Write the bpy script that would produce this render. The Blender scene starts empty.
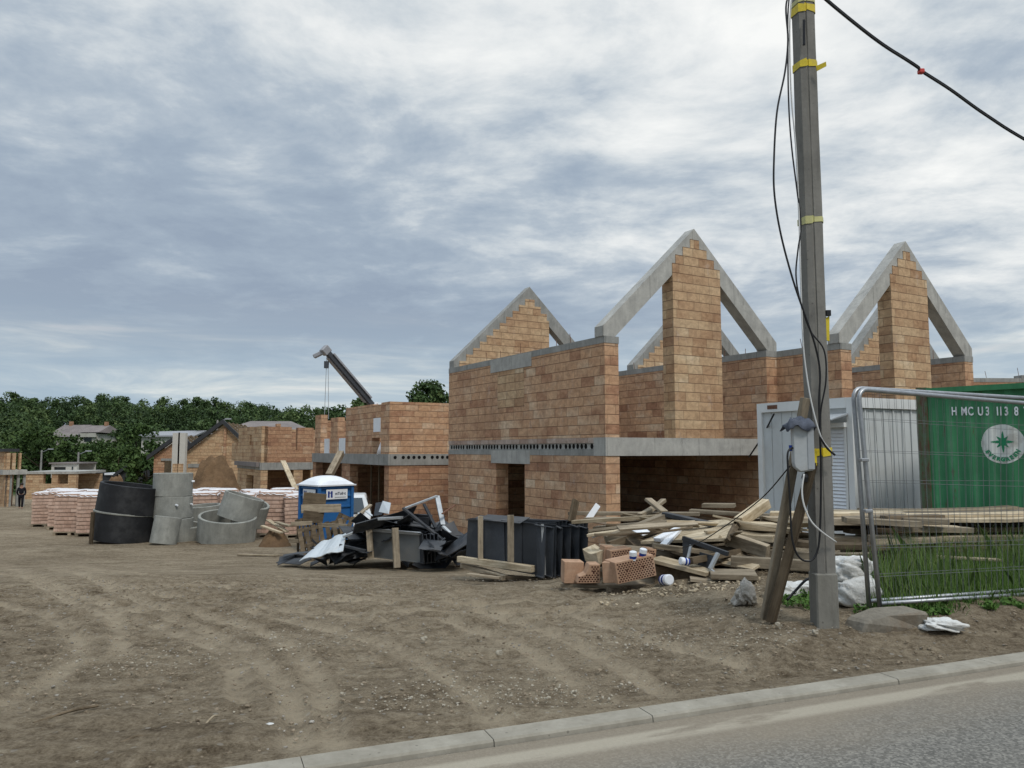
import bpy, bmesh, math, random
import numpy as np
from mathutils import Vector, Matrix, Euler
R = math.radians
random.seed(7)
rng = np.random.default_rng(7)
sc = bpy.context.scene
COL = sc.collection

# ------------------------------------------------------------------ camera
F = 768.0; CH = 1.6; PITCH = math.atan(66 / 768)
cam = bpy.data.cameras.new('camera'); cam.lens = 27; cam.sensor_width = 36; cam.clip_end = 6000
cam_o = bpy.data.objects.new('camera', cam); COL.objects.link(cam_o)
cam_o.location = (0, 0, CH); cam_o.rotation_euler = (math.pi / 2 + PITCH, 0, 0)
sc.camera = cam_o
sc.view_settings.view_transform = 'Standard'; sc.view_settings.look = 'None'
sc.view_settings.exposure = 0.24; sc.view_settings.gamma = 1; sc.view_settings.use_curve_mapping = False

# ------------------------------------------------------------------ node helpers
class NT:
    def __init__(s, tree): s.t = tree
    def n(s, typ, **kw):
        nd = s.t.nodes.new(typ)
        for k, v in kw.items(): setattr(nd, k, v)
        return nd
    def l(s, a, b): s.t.links.new(a, b)
    def setin(s, sock, v):
        if isinstance(v, bpy.types.NodeSocket): s.l(v, sock)
        elif isinstance(v, (tuple, list)) and len(v) == 3 and sock.type == 'RGBA': sock.default_value = (*v, 1)
        else: sock.default_value = v
    def m(s, op, a, b=None, c=None, clamp=False):
        nd = s.n('ShaderNodeMath', operation=op); nd.use_clamp = clamp
        s.setin(nd.inputs[0], a)
        if b is not None: s.setin(nd.inputs[1], b)
        if c is not None: s.setin(nd.inputs[2], c)
        return nd.outputs[0]
    def mix(s, f, a, b, bt='MIX'):
        nd = s.n('ShaderNodeMix', data_type='RGBA', blend_type=bt)
        s.setin(nd.inputs[0], f); s.setin(nd.inputs[6], a); s.setin(nd.inputs[7], b)
        return nd.outputs[2]
    def noise(s, vec, scale, detail=4, rough=.55, dist=0.0, col=False):
        nd = s.n('ShaderNodeTexNoise'); s.l(vec, nd.inputs['Vector'])
        nd.inputs['Scale'].default_value = scale; nd.inputs['Detail'].default_value = detail
        nd.inputs['Roughness'].default_value = rough; nd.inputs['Distortion'].default_value = dist
        return nd.outputs['Color' if col else 'Fac']
    def ramp(s, f, stops, interp='LINEAR'):
        nd = s.n('ShaderNodeValToRGB'); cr = nd.color_ramp; cr.interpolation = interp
        while len(cr.elements) < len(stops): cr.elements.new(0.5)
        for e, (p, c) in zip(cr.elements, stops):
            e.position = p; e.color = (*c, 1) if len(c) == 3 else c
        s.l(f, nd.inputs[0]); return nd.outputs[0]
    def scale(s, vec, v):
        nd = s.n('ShaderNodeMapping'); s.l(vec, nd.inputs[0]); nd.inputs['Scale'].default_value = v
        return nd.outputs[0]
    def sstep(s, x, a, b):
        nd = s.n('ShaderNodeMapRange', interpolation_type='SMOOTHSTEP')
        s.setin(nd.inputs[0], x); nd.inputs[1].default_value = a; nd.inputs[2].default_value = b
        return nd.outputs[0]

# ------------------------------------------------------------------ world: layered overcast over a Nishita sky
world = bpy.data.worlds.new('World'); sc.world = world; world.use_nodes = True
SUN_EL, SUN_AZ = 52, 150          # azimuth clockwise from +Y
wt = world.node_tree; wt.nodes.clear(); W = NT(wt)
tc = W.n('ShaderNodeTexCoord')
sky = W.n('ShaderNodeTexSky', sky_type='NISHITA'); sky.sun_disc = False
sky.sun_elevation = R(SUN_EL); sky.sun_rotation = R(SUN_AZ); sky.dust_density = 1.5
sep = W.n('ShaderNodeSeparateXYZ'); W.l(tc.outputs['Generated'], sep.inputs[0])
zc = W.m('MAXIMUM', sep.outputs[2], 0.0)
den = W.m('ADD', zc, 0.12)
cx = W.m('ADD', W.m('DIVIDE', sep.outputs[0], den), 30.7); cy = W.m('ADD', W.m('DIVIDE', sep.outputs[1], den), 19.3)
comb = W.n('ShaderNodeCombineXYZ'); W.l(cx, comb.inputs[0]); W.l(cy, comb.inputs[1])
cp = comb.outputs[0]
warp = W.n('ShaderNodeVectorMath', operation='MULTIPLY_ADD'); 
wn = W.noise(cp, 0.8, 2, .5, col=True)
W.l(wn, warp.inputs[0]); warp.inputs[1].default_value = (.55, .55, 0); W.l(cp, warp.inputs[2])
big = W.noise(W.scale(warp.outputs[0], (0.22, 0.3, 1)), 1.0, 3, .5)
med = W.noise(W.scale(warp.outputs[0], (0.8, 0.95, 1)), 1.35, 7, .6)
fine = W.noise(W.scale(warp.outputs[0], (0.8, 0.8, 1)), 4.2, 6, .62)
den_f = W.m('ADD', W.m('ADD', W.m('MULTIPLY', W.m('SUBTRACT', big, .5), 0.9), W.m('MULTIPLY', W.m('SUBTRACT', med, .5), .62)), W.m('MULTIPLY', W.m('SUBTRACT', fine, .5), .52))
den_f = W.m('ADD', den_f, .484)
lift = W.sstep(zc, .22, .56)
den_f = W.m('ADD', den_f, W.m('MULTIPLY_ADD', lift, .11, -.02))
den_f = W.m("ADD", den_f, W.m("MULTIPLY", W.sstep(cx, 30.3, 32.5), .025))
shade = W.ramp(den_f, [(0.36, (2.6, 3.2, 4.05)), (0.47, (3.05, 3.7, 4.5)), (.55, (3.85, 4.45, 5.1)), (.63, (5.3, 5.75, 6.1)), (.71, (6.7, 6.95, 7.05)), (.82, (8.0, 8.1, 8.0))])
bandc = W.m('ADD', W.noise(W.scale(tc.outputs['Generated'], (1.9, 1.9, 15)), 1.9, 7, .62, .5), W.m('MULTIPLY', W.sstep(sep.outputs[0], -.05, .5), .06))
low = W.ramp(bandc, [(.40, (3.35, 4.25, 5.05)), (.52, (4.0, 4.8, 5.4)), (.62, (5.4, 5.95, 6.1)), (.72, (7.0, 7.0, 6.8))])
fl = W.m('SUBTRACT', 1.0, W.sstep(zc, .05, .20))
cloud = W.mix(fl, shade, low)
# sparse blue gaps
gap = W.sstep(W.noise(warp.outputs[0], .55, 5, .6), .67, .75)
gap = W.m('MULTIPLY', gap, .65)
skycol = W.mix(1.0, sky.outputs[0], (1.1, 1.1, 1.1), 'MULTIPLY')
colr = W.mix(gap, cloud, skycol)
# added brightening of the unseen sky overhead, for more light on the ground
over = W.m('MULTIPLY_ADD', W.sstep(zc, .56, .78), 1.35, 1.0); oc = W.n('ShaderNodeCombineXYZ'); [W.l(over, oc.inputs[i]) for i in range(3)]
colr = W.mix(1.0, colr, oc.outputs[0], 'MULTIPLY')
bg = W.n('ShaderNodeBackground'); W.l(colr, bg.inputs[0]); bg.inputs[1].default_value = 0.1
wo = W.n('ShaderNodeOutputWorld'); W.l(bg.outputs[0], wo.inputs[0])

sun = bpy.data.lights.new('sun', 'SUN'); sun.energy = 1.5; sun.angle = R(14); sun.color = (1, .95, .88)
sun_o = bpy.data.objects.new('sun', sun); COL.objects.link(sun_o)
_d = Vector((math.sin(R(SUN_AZ)) * math.cos(R(SUN_EL)), math.cos(R(SUN_AZ)) * math.cos(R(SUN_EL)), math.sin(R(SUN_EL))))
sun_o.rotation_euler = _d.to_track_quat('Z', 'Y').to_euler(); sun_o.location = _d * 50

# ------------------------------------------------------------------ places: photograph direction + distance -> world
def zat(py, y): return CH + y * math.tan(PITCH + math.atan((384 - py) / F))
def P(px, py, Y):
    z = zat(py, Y); c = Y * math.cos(PITCH) + (z - CH) * math.sin(PITCH)
    return Vector(((px - 512) / F * c, Y, z))
def sm(t): t = np.clip(t, 0, 1); return t * t * (3 - 2 * t)
KA = np.array([-.9645, 4.030]); KB = np.array([3.888, 5.990]); KD = (KB - KA) / np.linalg.norm(KB - KA); KN = np.array([-KD[1], KD[0]])
def kdist(x, y): return (x - KA[0]) * KN[0] + (y - KA[1]) * KN[1]    # + = site side
def gbase(x, y):
    x = np.asarray(x, float); y = np.asarray(y, float)
    z = -1.3 * sm((y - 6 - 0.9 * np.clip(x, 0, 60)) / 16)
    z = z - 0.034 * np.clip(y - 20, 0, 90) * sm((22 - x) / 30 + .2)
    # bank by the pole and the fence
    z = z + 0.115 * sm((x - 1.2) / 1.2) * sm((kdist(x, y) - .40) / .6) * sm((14 - y) / 4)
    # valley then wooded hill
    far = np.clip(y - 115, 0, 1e6)
    hill = 13.5 * sm(far / 230) * (0.62 + 0.42 * sm((-x - 30) / 150)) * (1 - .45 * sm((x + 40) / 200))
    z = z + hill
    return z
def gz(x, y): return float(gbase(x, y))
def G(px, py):
    y = 3.0
    st = .4
    while y < 400:
        p = P(px, py, y)
        if p.z <= gz(p.x, y):
            if st < .01: break
            y -= st; st *= .3
        y += st
    return Vector((p.x, y, gz(p.x, y)))
def GY(px, Y, dz=0):
    p = P(px, 500, Y)
    for _ in range(4):
        z = gz(p.x, Y); c = Y * math.cos(PITCH) + (z - CH) * math.sin(PITCH); p = Vector(((px - 512) / F * c, Y, z + dz))
    return p

# ------------------------------------------------------------------ object helpers
def tag(o, label=None, cat=None, group=None, kind=None):
    if label: o['label'] = label
    if cat: o['category'] = cat
    if group: o['group'] = group
    if kind: o['kind'] = kind
    return o
def empty(name, loc, rz=0, label=None, cat=None, group=None):
    o = bpy.data.objects.new(name, None); COL.objects.link(o); o.location = loc; o.rotation_euler = (0, 0, rz)
    o.empty_display_size = .2
    return tag(o, label, cat, group)
def place(o, loc, rot=(0, 0, 0)): o.location = loc; o.rotation_euler = rot; return o
def copy_tree(o, parent=None):
    c = o.copy(); COL.objects.link(c); c.parent = parent
    for ch in list(o.children): copy_tree(ch, c)
    return c
class MB:
    def __init__(s): s.v = []; s.f = []
    def add(s, vs, fs):
        b = len(s.v); s.v += [tuple(v) for v in vs]; s.f += [tuple(i + b for i in f) for f in fs]; return s
    def box(s, x0, x1, y0, y1, z0, z1):
        vs = [(x, y, z) for z in (z0, z1) for y in (y0, y1) for x in (x0, x1)]
        return s.add(vs, [(0, 2, 3, 1), (4, 5, 7, 6), (0, 1, 5, 4), (2, 6, 7, 3), (0, 4, 6, 2), (1, 3, 7, 5)])
    def prism(s, pts, off):
        off = Vector(off); pts = [Vector(p) for p in pts]; n = len(pts)
        vs = pts + [p + off for p in pts]
        return s.add(vs, [tuple(range(n)), tuple(reversed(range(n, 2 * n)))] + [(i, i + n, (i + 1) % n + n, (i + 1) % n) for i in range(n)])
    def beam(s, p1, p2, w, t, roll=0, up=(0, 0, 1)):
        p1 = Vector(p1); p2 = Vector(p2); d = (p2 - p1).normalized()
        up = Vector(up)
        if abs(d.dot(up)) > .97: up = Vector((0, 1, 0))
        sd = d.cross(up).normalized(); nn = sd.cross(d).normalized()
        q = Matrix.Rotation(roll, 3, d); sd = q @ sd; nn = q @ nn
        vs = [p + sd * a * w / 2 + nn * b * t / 2 for p in (p1, p2) for a, b in ((-1, -1), (1, -1), (1, 1), (-1, 1))]
        return s.add(vs, [(0, 3, 2, 1), (4, 5, 6, 7), (0, 1, 5, 4), (1, 2, 6, 5), (2, 3, 7, 6), (3, 0, 4, 7)])
    def tube(s, pts, r, seg=8, caps=True, radii=None):
        pts = [Vector(p) for p in pts]; n = len(pts); b = len(s.v); prev = None
        for i, p in enumerate(pts):
            d = (pts[min(i + 1, n - 1)] - pts[max(i - 1, 0)]).normalized()
            if prev is None:
                a = Vector((0, 0, 1)) if abs(d.z) < .9 else Vector((1, 0, 0)); sd = d.cross(a).normalized()
            else:
                sd = (prev - d * prev.dot(d)).normalized()
            prev = sd; up = sd.cross(d); rr = radii[i] if radii else r
            for k in range(seg):
                a = 2 * math.pi * k / seg; s.v.append(tuple(p + sd * math.cos(a) * rr + up * math.sin(a) * rr))
        for i in range(n - 1):
            for k in range(seg):
                k2 = (k + 1) % seg; s.f.append((b + i * seg + k, b + i * seg + k2, b + (i + 1) * seg + k2, b + (i + 1) * seg + k))
        if caps:
            s.f.append(tuple(b + k for k in reversed(range(seg)))); s.f.append(tuple(b + (n - 1) * seg + k for k in range(seg)))
        return s
    def lathe(s, prof, seg=24, center=(0, 0, 0), close=False):
        b = len(s.v); n = len(prof)
        for r, z in prof:
            for k in range(seg):
                a = 2 * math.pi * k / seg; s.v.append((center[0] + r * math.cos(a), center[1] + r * math.sin(a), center[2] + z))
        rng_ = range(n if close else n - 1)
        for i in rng_:
            j = (i + 1) % n
            for k in range(seg):
                k2 = (k + 1) % seg; s.f.append((b + i * seg + k, b + i * seg + k2, b + j * seg + k2, b + j * seg + k))
        if not close:
            s.f.append(tuple(b + k for k in reversed(range(seg)))); s.f.append(tuple(b + (n - 1) * seg + k for k in range(seg)))
        return s
    def build_each(s, name, mat, parent=None, **kw):
        """every box / prism / tube added becomes a mesh of its own"""
        st = getattr(s, 'st', None) or [0]; out = []
        par = list(range(len(s.v)))
        def find(i):
            while par[i] != i: par[i] = par[par[i]]; i = par[i]
            return i
        for f in s.f:
            a = find(f[0])
            for i in f[1:]: par[find(i)] = a
        gr = {}
        for f in s.f: gr.setdefault(find(f[0]), []).append(f)
        for g in gr.values():
            ids = sorted({i for f in g for i in f}); mp = {i: k for k, i in enumerate(ids)}; m = MB(); m.v = [s.v[i] for i in ids]; m.f = [tuple(mp[i] for i in f) for f in g]
            out.append(m.build(name, mat, parent, **kw))
        return out
    def build(s, name, mat, parent=None, smooth=False, bevel=0, jitter=0, loc=None, rot=None):
        me = bpy.data.meshes.new(name)
        v = s.v
        if jitter: v = [(a + random.gauss(0, jitter), b_ + random.gauss(0, jitter), c + random.gauss(0, jitter)) for a, b_, c in v]
        me.from_pydata(v, [], s.f); me.update()
        bm = bmesh.new(); bm.from_mesh(me); bmesh.ops.recalc_face_normals(bm, faces=bm.faces)
        if bevel: bmesh.ops.bevel(bm, geom=list(bm.edges), offset=bevel, segments=1, affect='EDGES', clamp_overlap=True)
        bm.to_mesh(me); bm.free()
        if smooth: me.shade_smooth()
        if mat: me.materials.append(mat)
        o = bpy.data.objects.new(name, me); COL.objects.link(o)
        if parent: o.parent = parent
        if loc is not None: o.location = loc
        if rot is not None: o.rotation_euler = rot
        return o
def centred(o):
    """move a top-level mesh's origin to its own bounding centre"""
    me = o.data; n = len(me.vertices); a = np.empty(n * 3); me.vertices.foreach_get('co', a); a = a.reshape(-1, 3)
    c = (a.min(0) + a.max(0)) / 2; c[2] = a[:, 2].min(); a -= c; me.vertices.foreach_set('co', a.ravel()); me.update()
    o.location = Vector(o.location) + Vector(c); return o
def spline(pts, sub=6):
    pts = [Vector(p) for p in pts]; out = []
    q = [pts[0] * 2 - pts[1]] + pts + [pts[-1] * 2 - pts[-2]]
    for i in range(1, len(q) - 2):
        for k in range(sub):
            t = k / sub; a, b, c, d = q[i - 1], q[i], q[i + 1], q[i + 2]
            out.append(.5 * ((2 * b) + (-a + c) * t + (2 * a - 5 * b + 4 * c - d) * t * t + (-a + 3 * b - 3 * c + d) * t ** 3))
    out.append(pts[-1]); return out
def skin(name, pts, edges, radii, mat, parent=None, sub=2):
    me = bpy.data.meshes.new(name); me.from_pydata([tuple(p) for p in pts], edges, []); me.update()
    o = bpy.data.objects.new(name, me); COL.objects.link(o); o.parent = parent
    md = o.modifiers.new('skin', 'SKIN'); md.use_smooth_shade = True
    for i, r in enumerate(radii):
        sv = me.skin_vertices[0].data[i]; sv.radius = (r, r) if not isinstance(r, tuple) else r
        sv.use_root = (i == 0)
    ss = o.modifiers.new('sub', 'SUBSURF'); ss.levels = sub; ss.render_levels = sub
    dg = bpy.context.evaluated_depsgraph_get(); ev = o.evaluated_get(dg)
    nm = bpy.data.meshes.new_from_object(ev); o.modifiers.clear(); o.data = nm
    nm.materials.clear(); nm.materials.append(mat); return o
def text_mesh(name, body, size, mat, parent, loc, rot, ext=.003, align='CENTER', bold=0.0):
    cu = bpy.data.curves.new(name, 'FONT'); cu.body = body; cu.size = size; cu.extrude = ext; cu.align_x = align; cu.align_y = 'CENTER'; cu.offset = bold
    t = bpy.data.objects.new(name + '_tmp', cu); COL.objects.link(t)
    dg = bpy.context.evaluated_depsgraph_get(); me = bpy.data.meshes.new_from_object(t.evaluated_get(dg))
    bpy.data.objects.remove(t); o = bpy.data.objects.new(name, me); COL.objects.link(o)
    me.materials.clear(); me.materials.append(mat); o.parent = parent; o.location = loc; o.rotation_euler = rot; return o

# ------------------------------------------------------------------ materials
def newmat(name):
    m = bpy.data.materials.new(name); m.use_nodes = True; t = m.node_tree; t.nodes.clear(); N = NT(t)
    b = N.n('ShaderNodeBsdfPrincipled'); o = N.n('ShaderNodeOutputMaterial'); N.l(b.outputs[0], o.inputs[0])
    b.inputs['Specular IOR Level'].default_value = .3
    return m, N, b
def bump(N, b, h, dist=.01, strength=1.0):
    bp = N.n('ShaderNodeBump'); bp.inputs['Distance'].default_value = dist; bp.inputs['Strength'].default_value = strength
    N.l(h, bp.inputs['Height']); N.l(bp.outputs[0], b.inputs['Normal'])
def simple(name, col, rough=.6, metal=0, var=.25, scale=6, spec=.3, dirt=None, bumpd=0, objrand=0.0):
    m, N, b = newmat(name); tcn = N.n('ShaderNodeTexCoord'); v = tcn.outputs['Object']
    n1 = N.noise(v, scale, 5, .6); n2 = N.noise(v, scale * 6, 3, .6)
    k = N.m('ADD', N.m('MULTIPLY', n1, .7), N.m('MULTIPLY', n2, .3))
    lo = tuple(c * (1 - var) for c in col); hi = tuple(min(1, c * (1 + var)) for c in col)
    c = N.ramp(k, [(.3, lo), (.7, hi)])
    if dirt:
        f = N.sstep(N.noise(v, scale * .45, 6, .65), .48, .68)
        c = N.mix(N.m('MULTIPLY', f, dirt[1]), c, dirt[0])
    if objrand:
        oi = N.n('ShaderNodeObjectInfo'); f = N.m('MULTIPLY_ADD', oi.outputs['Random'], 2 * objrand, 1 - objrand)
        cc = N.n('ShaderNodeCombineXYZ'); [N.l(f, cc.inputs[i]) for i in range(3)]
        c = N.mix(1.0, c, cc.outputs[0], 'MULTIPLY')
    N.l(c, b.inputs['Base Color']); b.inputs['Roughness'].default_value = rough; b.inputs['Metallic'].default_value = metal
    b.inputs['Specular IOR Level'].default_value = spec
    if bumpd: bump(N, b, k, bumpd)
    return m
def brick_mat(name, h=.25, w=.54, palette=None, joint=.016, jcol=(.115, .07, .045), ribs=True, stain=.35, seed=0):
    m, N, b = newmat(name); tcn = N.n('ShaderNodeTexCoord'); geo = N.n('ShaderNodeNewGeometry')
    vt = N.n('ShaderNodeVectorTransform', vector_type='NORMAL', convert_from='WORLD', convert_to='OBJECT'); N.l(geo.outputs['True Normal'], vt.inputs[0])
    sn = N.n('ShaderNodeSeparateXYZ'); N.l(vt.outputs[0], sn.inputs[0])
    so = N.n('ShaderNodeSeparateXYZ'); N.l(tcn.outputs['Object'], so.inputs[0])
    isx = N.m('GREATER_THAN', N.m('ABSOLUTE', sn.outputs[0]), N.m('ABSOLUTE', sn.outputs[1]))
    mx = N.n('ShaderNodeMix', data_type='FLOAT'); N.l(isx, mx.inputs[0]); N.l(so.outputs[0], mx.inputs[2]); N.l(so.outputs[1], mx.inputs[3])
    u = N.m('ADD', mx.outputs[0], N.m('MULTIPLY', isx, 3.17 + seed)); v = N.m('ADD', so.outputs[2], 20.0 + seed * .03)
    # slight waviness
    wv = N.noise(tcn.outputs['Object'], 1.1, 2, .5); v2 = N.m('ADD', v, N.m('MULTIPLY', N.m('SUBTRACT', wv, .5), .02))
    r = N.m('DIVIDE', v2, h); row = N.m('FLOOR', r); fr = N.m('FRACT', r)
    wr = N.n('ShaderNodeTexWhiteNoise', noise_dimensions='1D'); N.l(row, wr.inputs['W'])
    ww = N.m('MULTIPLY_ADD', wr.outputs['Value'], .35, .8)
    c0 = N.m('ADD', N.m('DIVIDE', u, N.m('MULTIPLY', ww, w)), N.m('MULTIPLY', wr.outputs['Value'], 7.3))
    col = N.m('FLOOR', c0); fc = N.m('FRACT', c0)
    cc = N.n('ShaderNodeCombineXYZ'); N.l(col, cc.inputs[0]); N.l(row, cc.inputs[1]); N.l(isx, cc.inputs[2])
    wn_ = N.n('ShaderNodeTexWhiteNoise', noise_dimensions='3D'); N.l(cc.outputs[0], wn_.inputs['Vector'])
    pal = palette or [(0, (.30, .160, .10)), (.2, (.43, .248, .155)), (.42, (.56, .365, .23)), (.62, (.52, .32, .195)), (.82, (.59, .41, .275)), (1, (.66, .51, .365))]
    wr2 = N.n('ShaderNodeTexWhiteNoise', noise_dimensions='1D'); N.l(N.m('ADD', row, 31.7), wr2.inputs['W'])
    lowv = N.noise(N.scale(tcn.outputs['Object'], (.7, .7, 1.6)), 1.3, 3, .5)
    kk = N.m('ADD', N.m('ADD', N.m('MULTIPLY', wn_.outputs['Value'], .66), N.m('MULTIPLY', wr2.outputs['Value'], .20)), N.m('MULTIPLY_ADD', lowv, 1.0, -.42), clamp=True)
    base = N.ramp(kk, pal)
    # in-brick streaks and blotches
    st = N.noise(N.scale(tcn.outputs['Object'], (2.6, 2.6, 3.4)), 2.2, 7, .68, .6)
    base = N.mix(.75, base, N.ramp(st, [(.3, (.52, .48, .45)), (.7, (1.22, 1.2, 1.15))]), 'MULTIPLY')
    bigst = N.sstep(N.noise(tcn.outputs['Object'], .55, 6, .66), .50, .68)
    base = N.mix(N.m('MULTIPLY', bigst, stain), base, (.20, .105, .07))
    pale = N.sstep(N.noise(N.scale(tcn.outputs['Object'], (1, 1, .8)), 2.3, 7, .74), .57, .68)
    base = N.mix(N.m('MULTIPLY', pale, .42), base, (.50, .40, .33))
    # joints
    jy = N.m('LESS_THAN', N.m('MINIMUM', fr, N.m('SUBTRACT', 1.0, fr)), joint / h / 2)
    jx = N.m('LESS_THAN', N.m('MINIMUM', fc, N.m('SUBTRACT', 1.0, fc)), joint * .8 / w / 2)
    jw = N.m('MULTIPLY', N.m('MAXIMUM', N.m('MULTIPLY', jy, .95), N.m('MULTIPLY', jx, .6)), N.m('MULTIPLY_ADD', st, .9, .35), clamp=True)
    base = N.mix(jw, base, jcol)
    N.l(base, b.inputs['Base Color']); b.inputs['Roughness'].default_value = .92; b.inputs['Specular IOR Level'].default_value = .1
    hgt = N.m('SUBTRACT', N.m('MULTIPLY', wn_.outputs['Value'], .35), N.m('MAXIMUM', jy, N.m('MULTIPLY', jx, .8)))
    if ribs: hgt = N.m('ADD', hgt, N.m('MULTIPLY', N.m('SINE', N.m('MULTIPLY', u, 2 * math.pi / .035)), .12))
    hgt = N.m('ADD', hgt, N.m('MULTIPLY', st, .4))
    bump(N, b, hgt, .012)
    return m
M = {}
M['brick'] = brick_mat('clay_block')
M['brick_far'] = brick_mat('clay_block_orange', seed=3, palette=[(0, (.36, .215, .125)), (.3, (.48, .32, .195)), (.6, (.54, .38, .235)), (.85, (.58, .43, .275)), (1, (.63, .50, .345))], stain=.3)
M['brick_red'] = brick_mat('clay_block_red', seed=5, palette=[(0, (.28, .15, .10)), (.4, (.42, .245, .15)), (.8, (.47, .295, .185)), (1, (.53, .37, .25))], stain=.4)
M['pallet_brick'] = brick_mat('packed_block', h=.125, w=.25, joint=.022, ribs=False, stain=.1, jcol=(.33, .21, .16), palette=[(0, (.47, .32, .25)), (.5, (.55, .39, .31)), (1, (.62, .47, .39))])
def concrete_mat(name, a, b_, streak=.4, scale=1.6, form=0.0):
    m, N, b = newmat(name); tcn = N.n('ShaderNodeTexCoord'); v = tcn.outputs['Object']
    n1 = N.noise(v, scale, 7, .66, .4); n2 = N.noise(N.scale(v, (7, 7, 1.2)), 1.3, 5, .6); n3 = N.noise(v, 28, 3, .6)
    k = N.m('ADD', N.m('ADD', N.m('MULTIPLY', n1, .6), N.m('MULTIPLY', n2, .28)), N.m('MULTIPLY', n3, .14))
    c = N.ramp(k, [(.34, a), (.5, tuple((x + y) / 2 for x, y in zip(a, b_))), (.64, b_)])
    dk = N.sstep(N.noise(N.scale(v, (3, 3, .8)), 1.1, 6, .7), .55, .72)
    c = N.mix(N.m('MULTIPLY', dk, streak), c, tuple(x * .5 for x in a))
    vo = N.n('ShaderNodeTexVoronoi'); N.l(v, vo.inputs[0]); vo.inputs['Scale'].default_value = 11
    pit = N.m('LESS_THAN', vo.outputs['Distance'], .09)
    c = N.mix(N.m('MULTIPLY', pit, .5), c, tuple(x * .45 for x in a))
    sz = N.n('ShaderNodeSeparateXYZ'); N.l(v, sz.inputs[0])
    ln = N.m('LESS_THAN', N.m('FRACT', N.m('DIVIDE', N.m('ADD', N.m('ADD', sz.outputs[0], sz.outputs[1]), 40.3), 1.55)), .008)
    ln = N.m('MULTIPLY', ln, form); c = N.mix(N.m('MULTIPLY', ln, .55), c, tuple(x * .4 for x in a))
    N.l(c, b.inputs['Base Color']); b.inputs['Roughness'].default_value = .9; b.inputs['Specular IOR Level'].default_value = .15
    bump(N, b, N.m('SUBTRACT', k, N.m('MULTIPLY', ln, .5)), .016); return m
M['conc'] = concrete_mat('cast_concrete', (.19, .19, .175), (.34, .335, .31), form=1.0)
M['conc_light'] = concrete_mat('pale_concrete', (.27, .265, .245), (.45, .44, .40), .55, 2.2, form=1.0)
M['conc_ring'] = concrete_mat('ring_concrete', (.19, .192, .172), (.33, .33, .295), .35, 2.6)
M['pole'] = concrete_mat('pole_concrete', (.135, .13, .117), (.235, .225, .20), .5)
M['pole_base'] = concrete_mat('pole_base_concrete', (.15, .145, .125), (.24, .23, .20), .5)
M['kerb'] = concrete_mat('kerb_concrete', (.21, .19, .15), (.34, .315, .26), .3, 2.5)
def wood_mat(name, a, b_, wet=.3):
    m, N, b = newmat(name); tcn = N.n('ShaderNodeTexCoord'); v = tcn.outputs['Object']; oi = N.n('ShaderNodeObjectInfo')
    ad = N.n('ShaderNodeVectorMath', operation='ADD'); N.l(v, ad.inputs[0]); N.l(oi.outputs['Random'], ad.inputs[1])
    g = N.noise(N.scale(ad.outputs[0], (1.0, 9, 9)), 1.8, 7, .68, .8); n2 = N.noise(ad.outputs[0], 3.2, 7, .7)
    c = N.ramp(N.m('ADD', N.m('MULTIPLY', g, .6), N.m('MULTIPLY', n2, .4)), [(.36, a), (.62, b_)])
    f = N.m('MULTIPLY_ADD', oi.outputs['Random'], .6, .62); cc = N.n('ShaderNodeCombineXYZ'); [N.l(f, cc.inputs[i]) for i in range(3)]
    c = N.mix(1.0, c, cc.outputs[0], 'MULTIPLY')
    st = N.sstep(N.noise(ad.outputs[0], 1.1, 5, .7), .52, .68)
    c = N.mix(N.m('MULTIPLY', st, wet), c, tuple(x * .4 for x in a))
    N.l(c, b.inputs['Base Color']); b.inputs['Roughness'].default_value = .85; b.inputs['Specular IOR Level'].default_value = .15
    bump(N, b, g, .004); return m
M['wood'] = wood_mat('weathered_timber', (.15, .118, .08), (.39, .325, .235))
M['wood_pale'] = wood_mat('pale_timber', (.25, .19, .115), (.58, .49, .35), .3)
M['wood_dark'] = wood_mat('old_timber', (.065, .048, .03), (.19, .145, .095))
M['dark_sheet'] = simple('dark_sheet', (.024, .028, .034), .58, 0, .35, 4, .5, ((.12, .11, .10), .30), objrand=.35)
M['grey_sheet'] = simple('grey_sheet', (.145, .152, .150), .5, .1, .14, 3, .4, ((.20, .18, .15), .45))
M['white_sheet'] = simple('white_sheet', (.48, .52, .54), .5, .0, .12, 4, .5, ((.3, .27, .22), .3))
M['galv'] = simple('galvanised_steel', (.36, .37, .38), .42, .75, .18, 18, .5, ((.20, .19, .18), .3))
M['wire'] = simple('dull_wire', (.17, .175, .18), .55, .3, .2, 18, .3)
M['alu'] = simple('bent_aluminium', (.40, .42, .43), .4, .5, .2, 8, .5)
M['white_wrap'] = simple('white_wrap', (.72, .70, .70), .35, 0, .1, 5, .5, ((.45, .36, .3), .3), .01)
M['bag'] = simple('woven_bag', (.62, .62, .59), .6, 0, .16, 9, .3, ((.28, .24, .18), .35), .02)
M['bag_grey'] = simple('dirty_bag', (.42, .39, .34), .6, 0, .35, 9, .3, ((.20, .16, .11), .6), .03)
M['black_paint'] = simple('bitumen', (.013, .0135, .015), .6, 0, .5, 3, .35, ((.07, .07, .07), .35), .01)
M['black'] = simple('black_rubber', (.012, .012, .013), .5, 0, .2, 8)
M['white_cable'] = simple('white_cable', (.55, .55, .53), .45, 0, .05, 8)
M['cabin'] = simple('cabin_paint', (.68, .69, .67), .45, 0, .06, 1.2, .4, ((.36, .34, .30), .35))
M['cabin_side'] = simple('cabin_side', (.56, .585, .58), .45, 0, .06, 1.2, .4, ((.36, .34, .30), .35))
M['box_grey'] = simple('aged_plastic', (.40, .42, .42), .5, 0, .12, 5, .3, ((.24, .22, .19), .45))
M['blue'] = simple('blue_plastic', (.018, .11, .30), .45, 0, .12, 3, .4, ((.06, .14, .25), .35))
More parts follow.
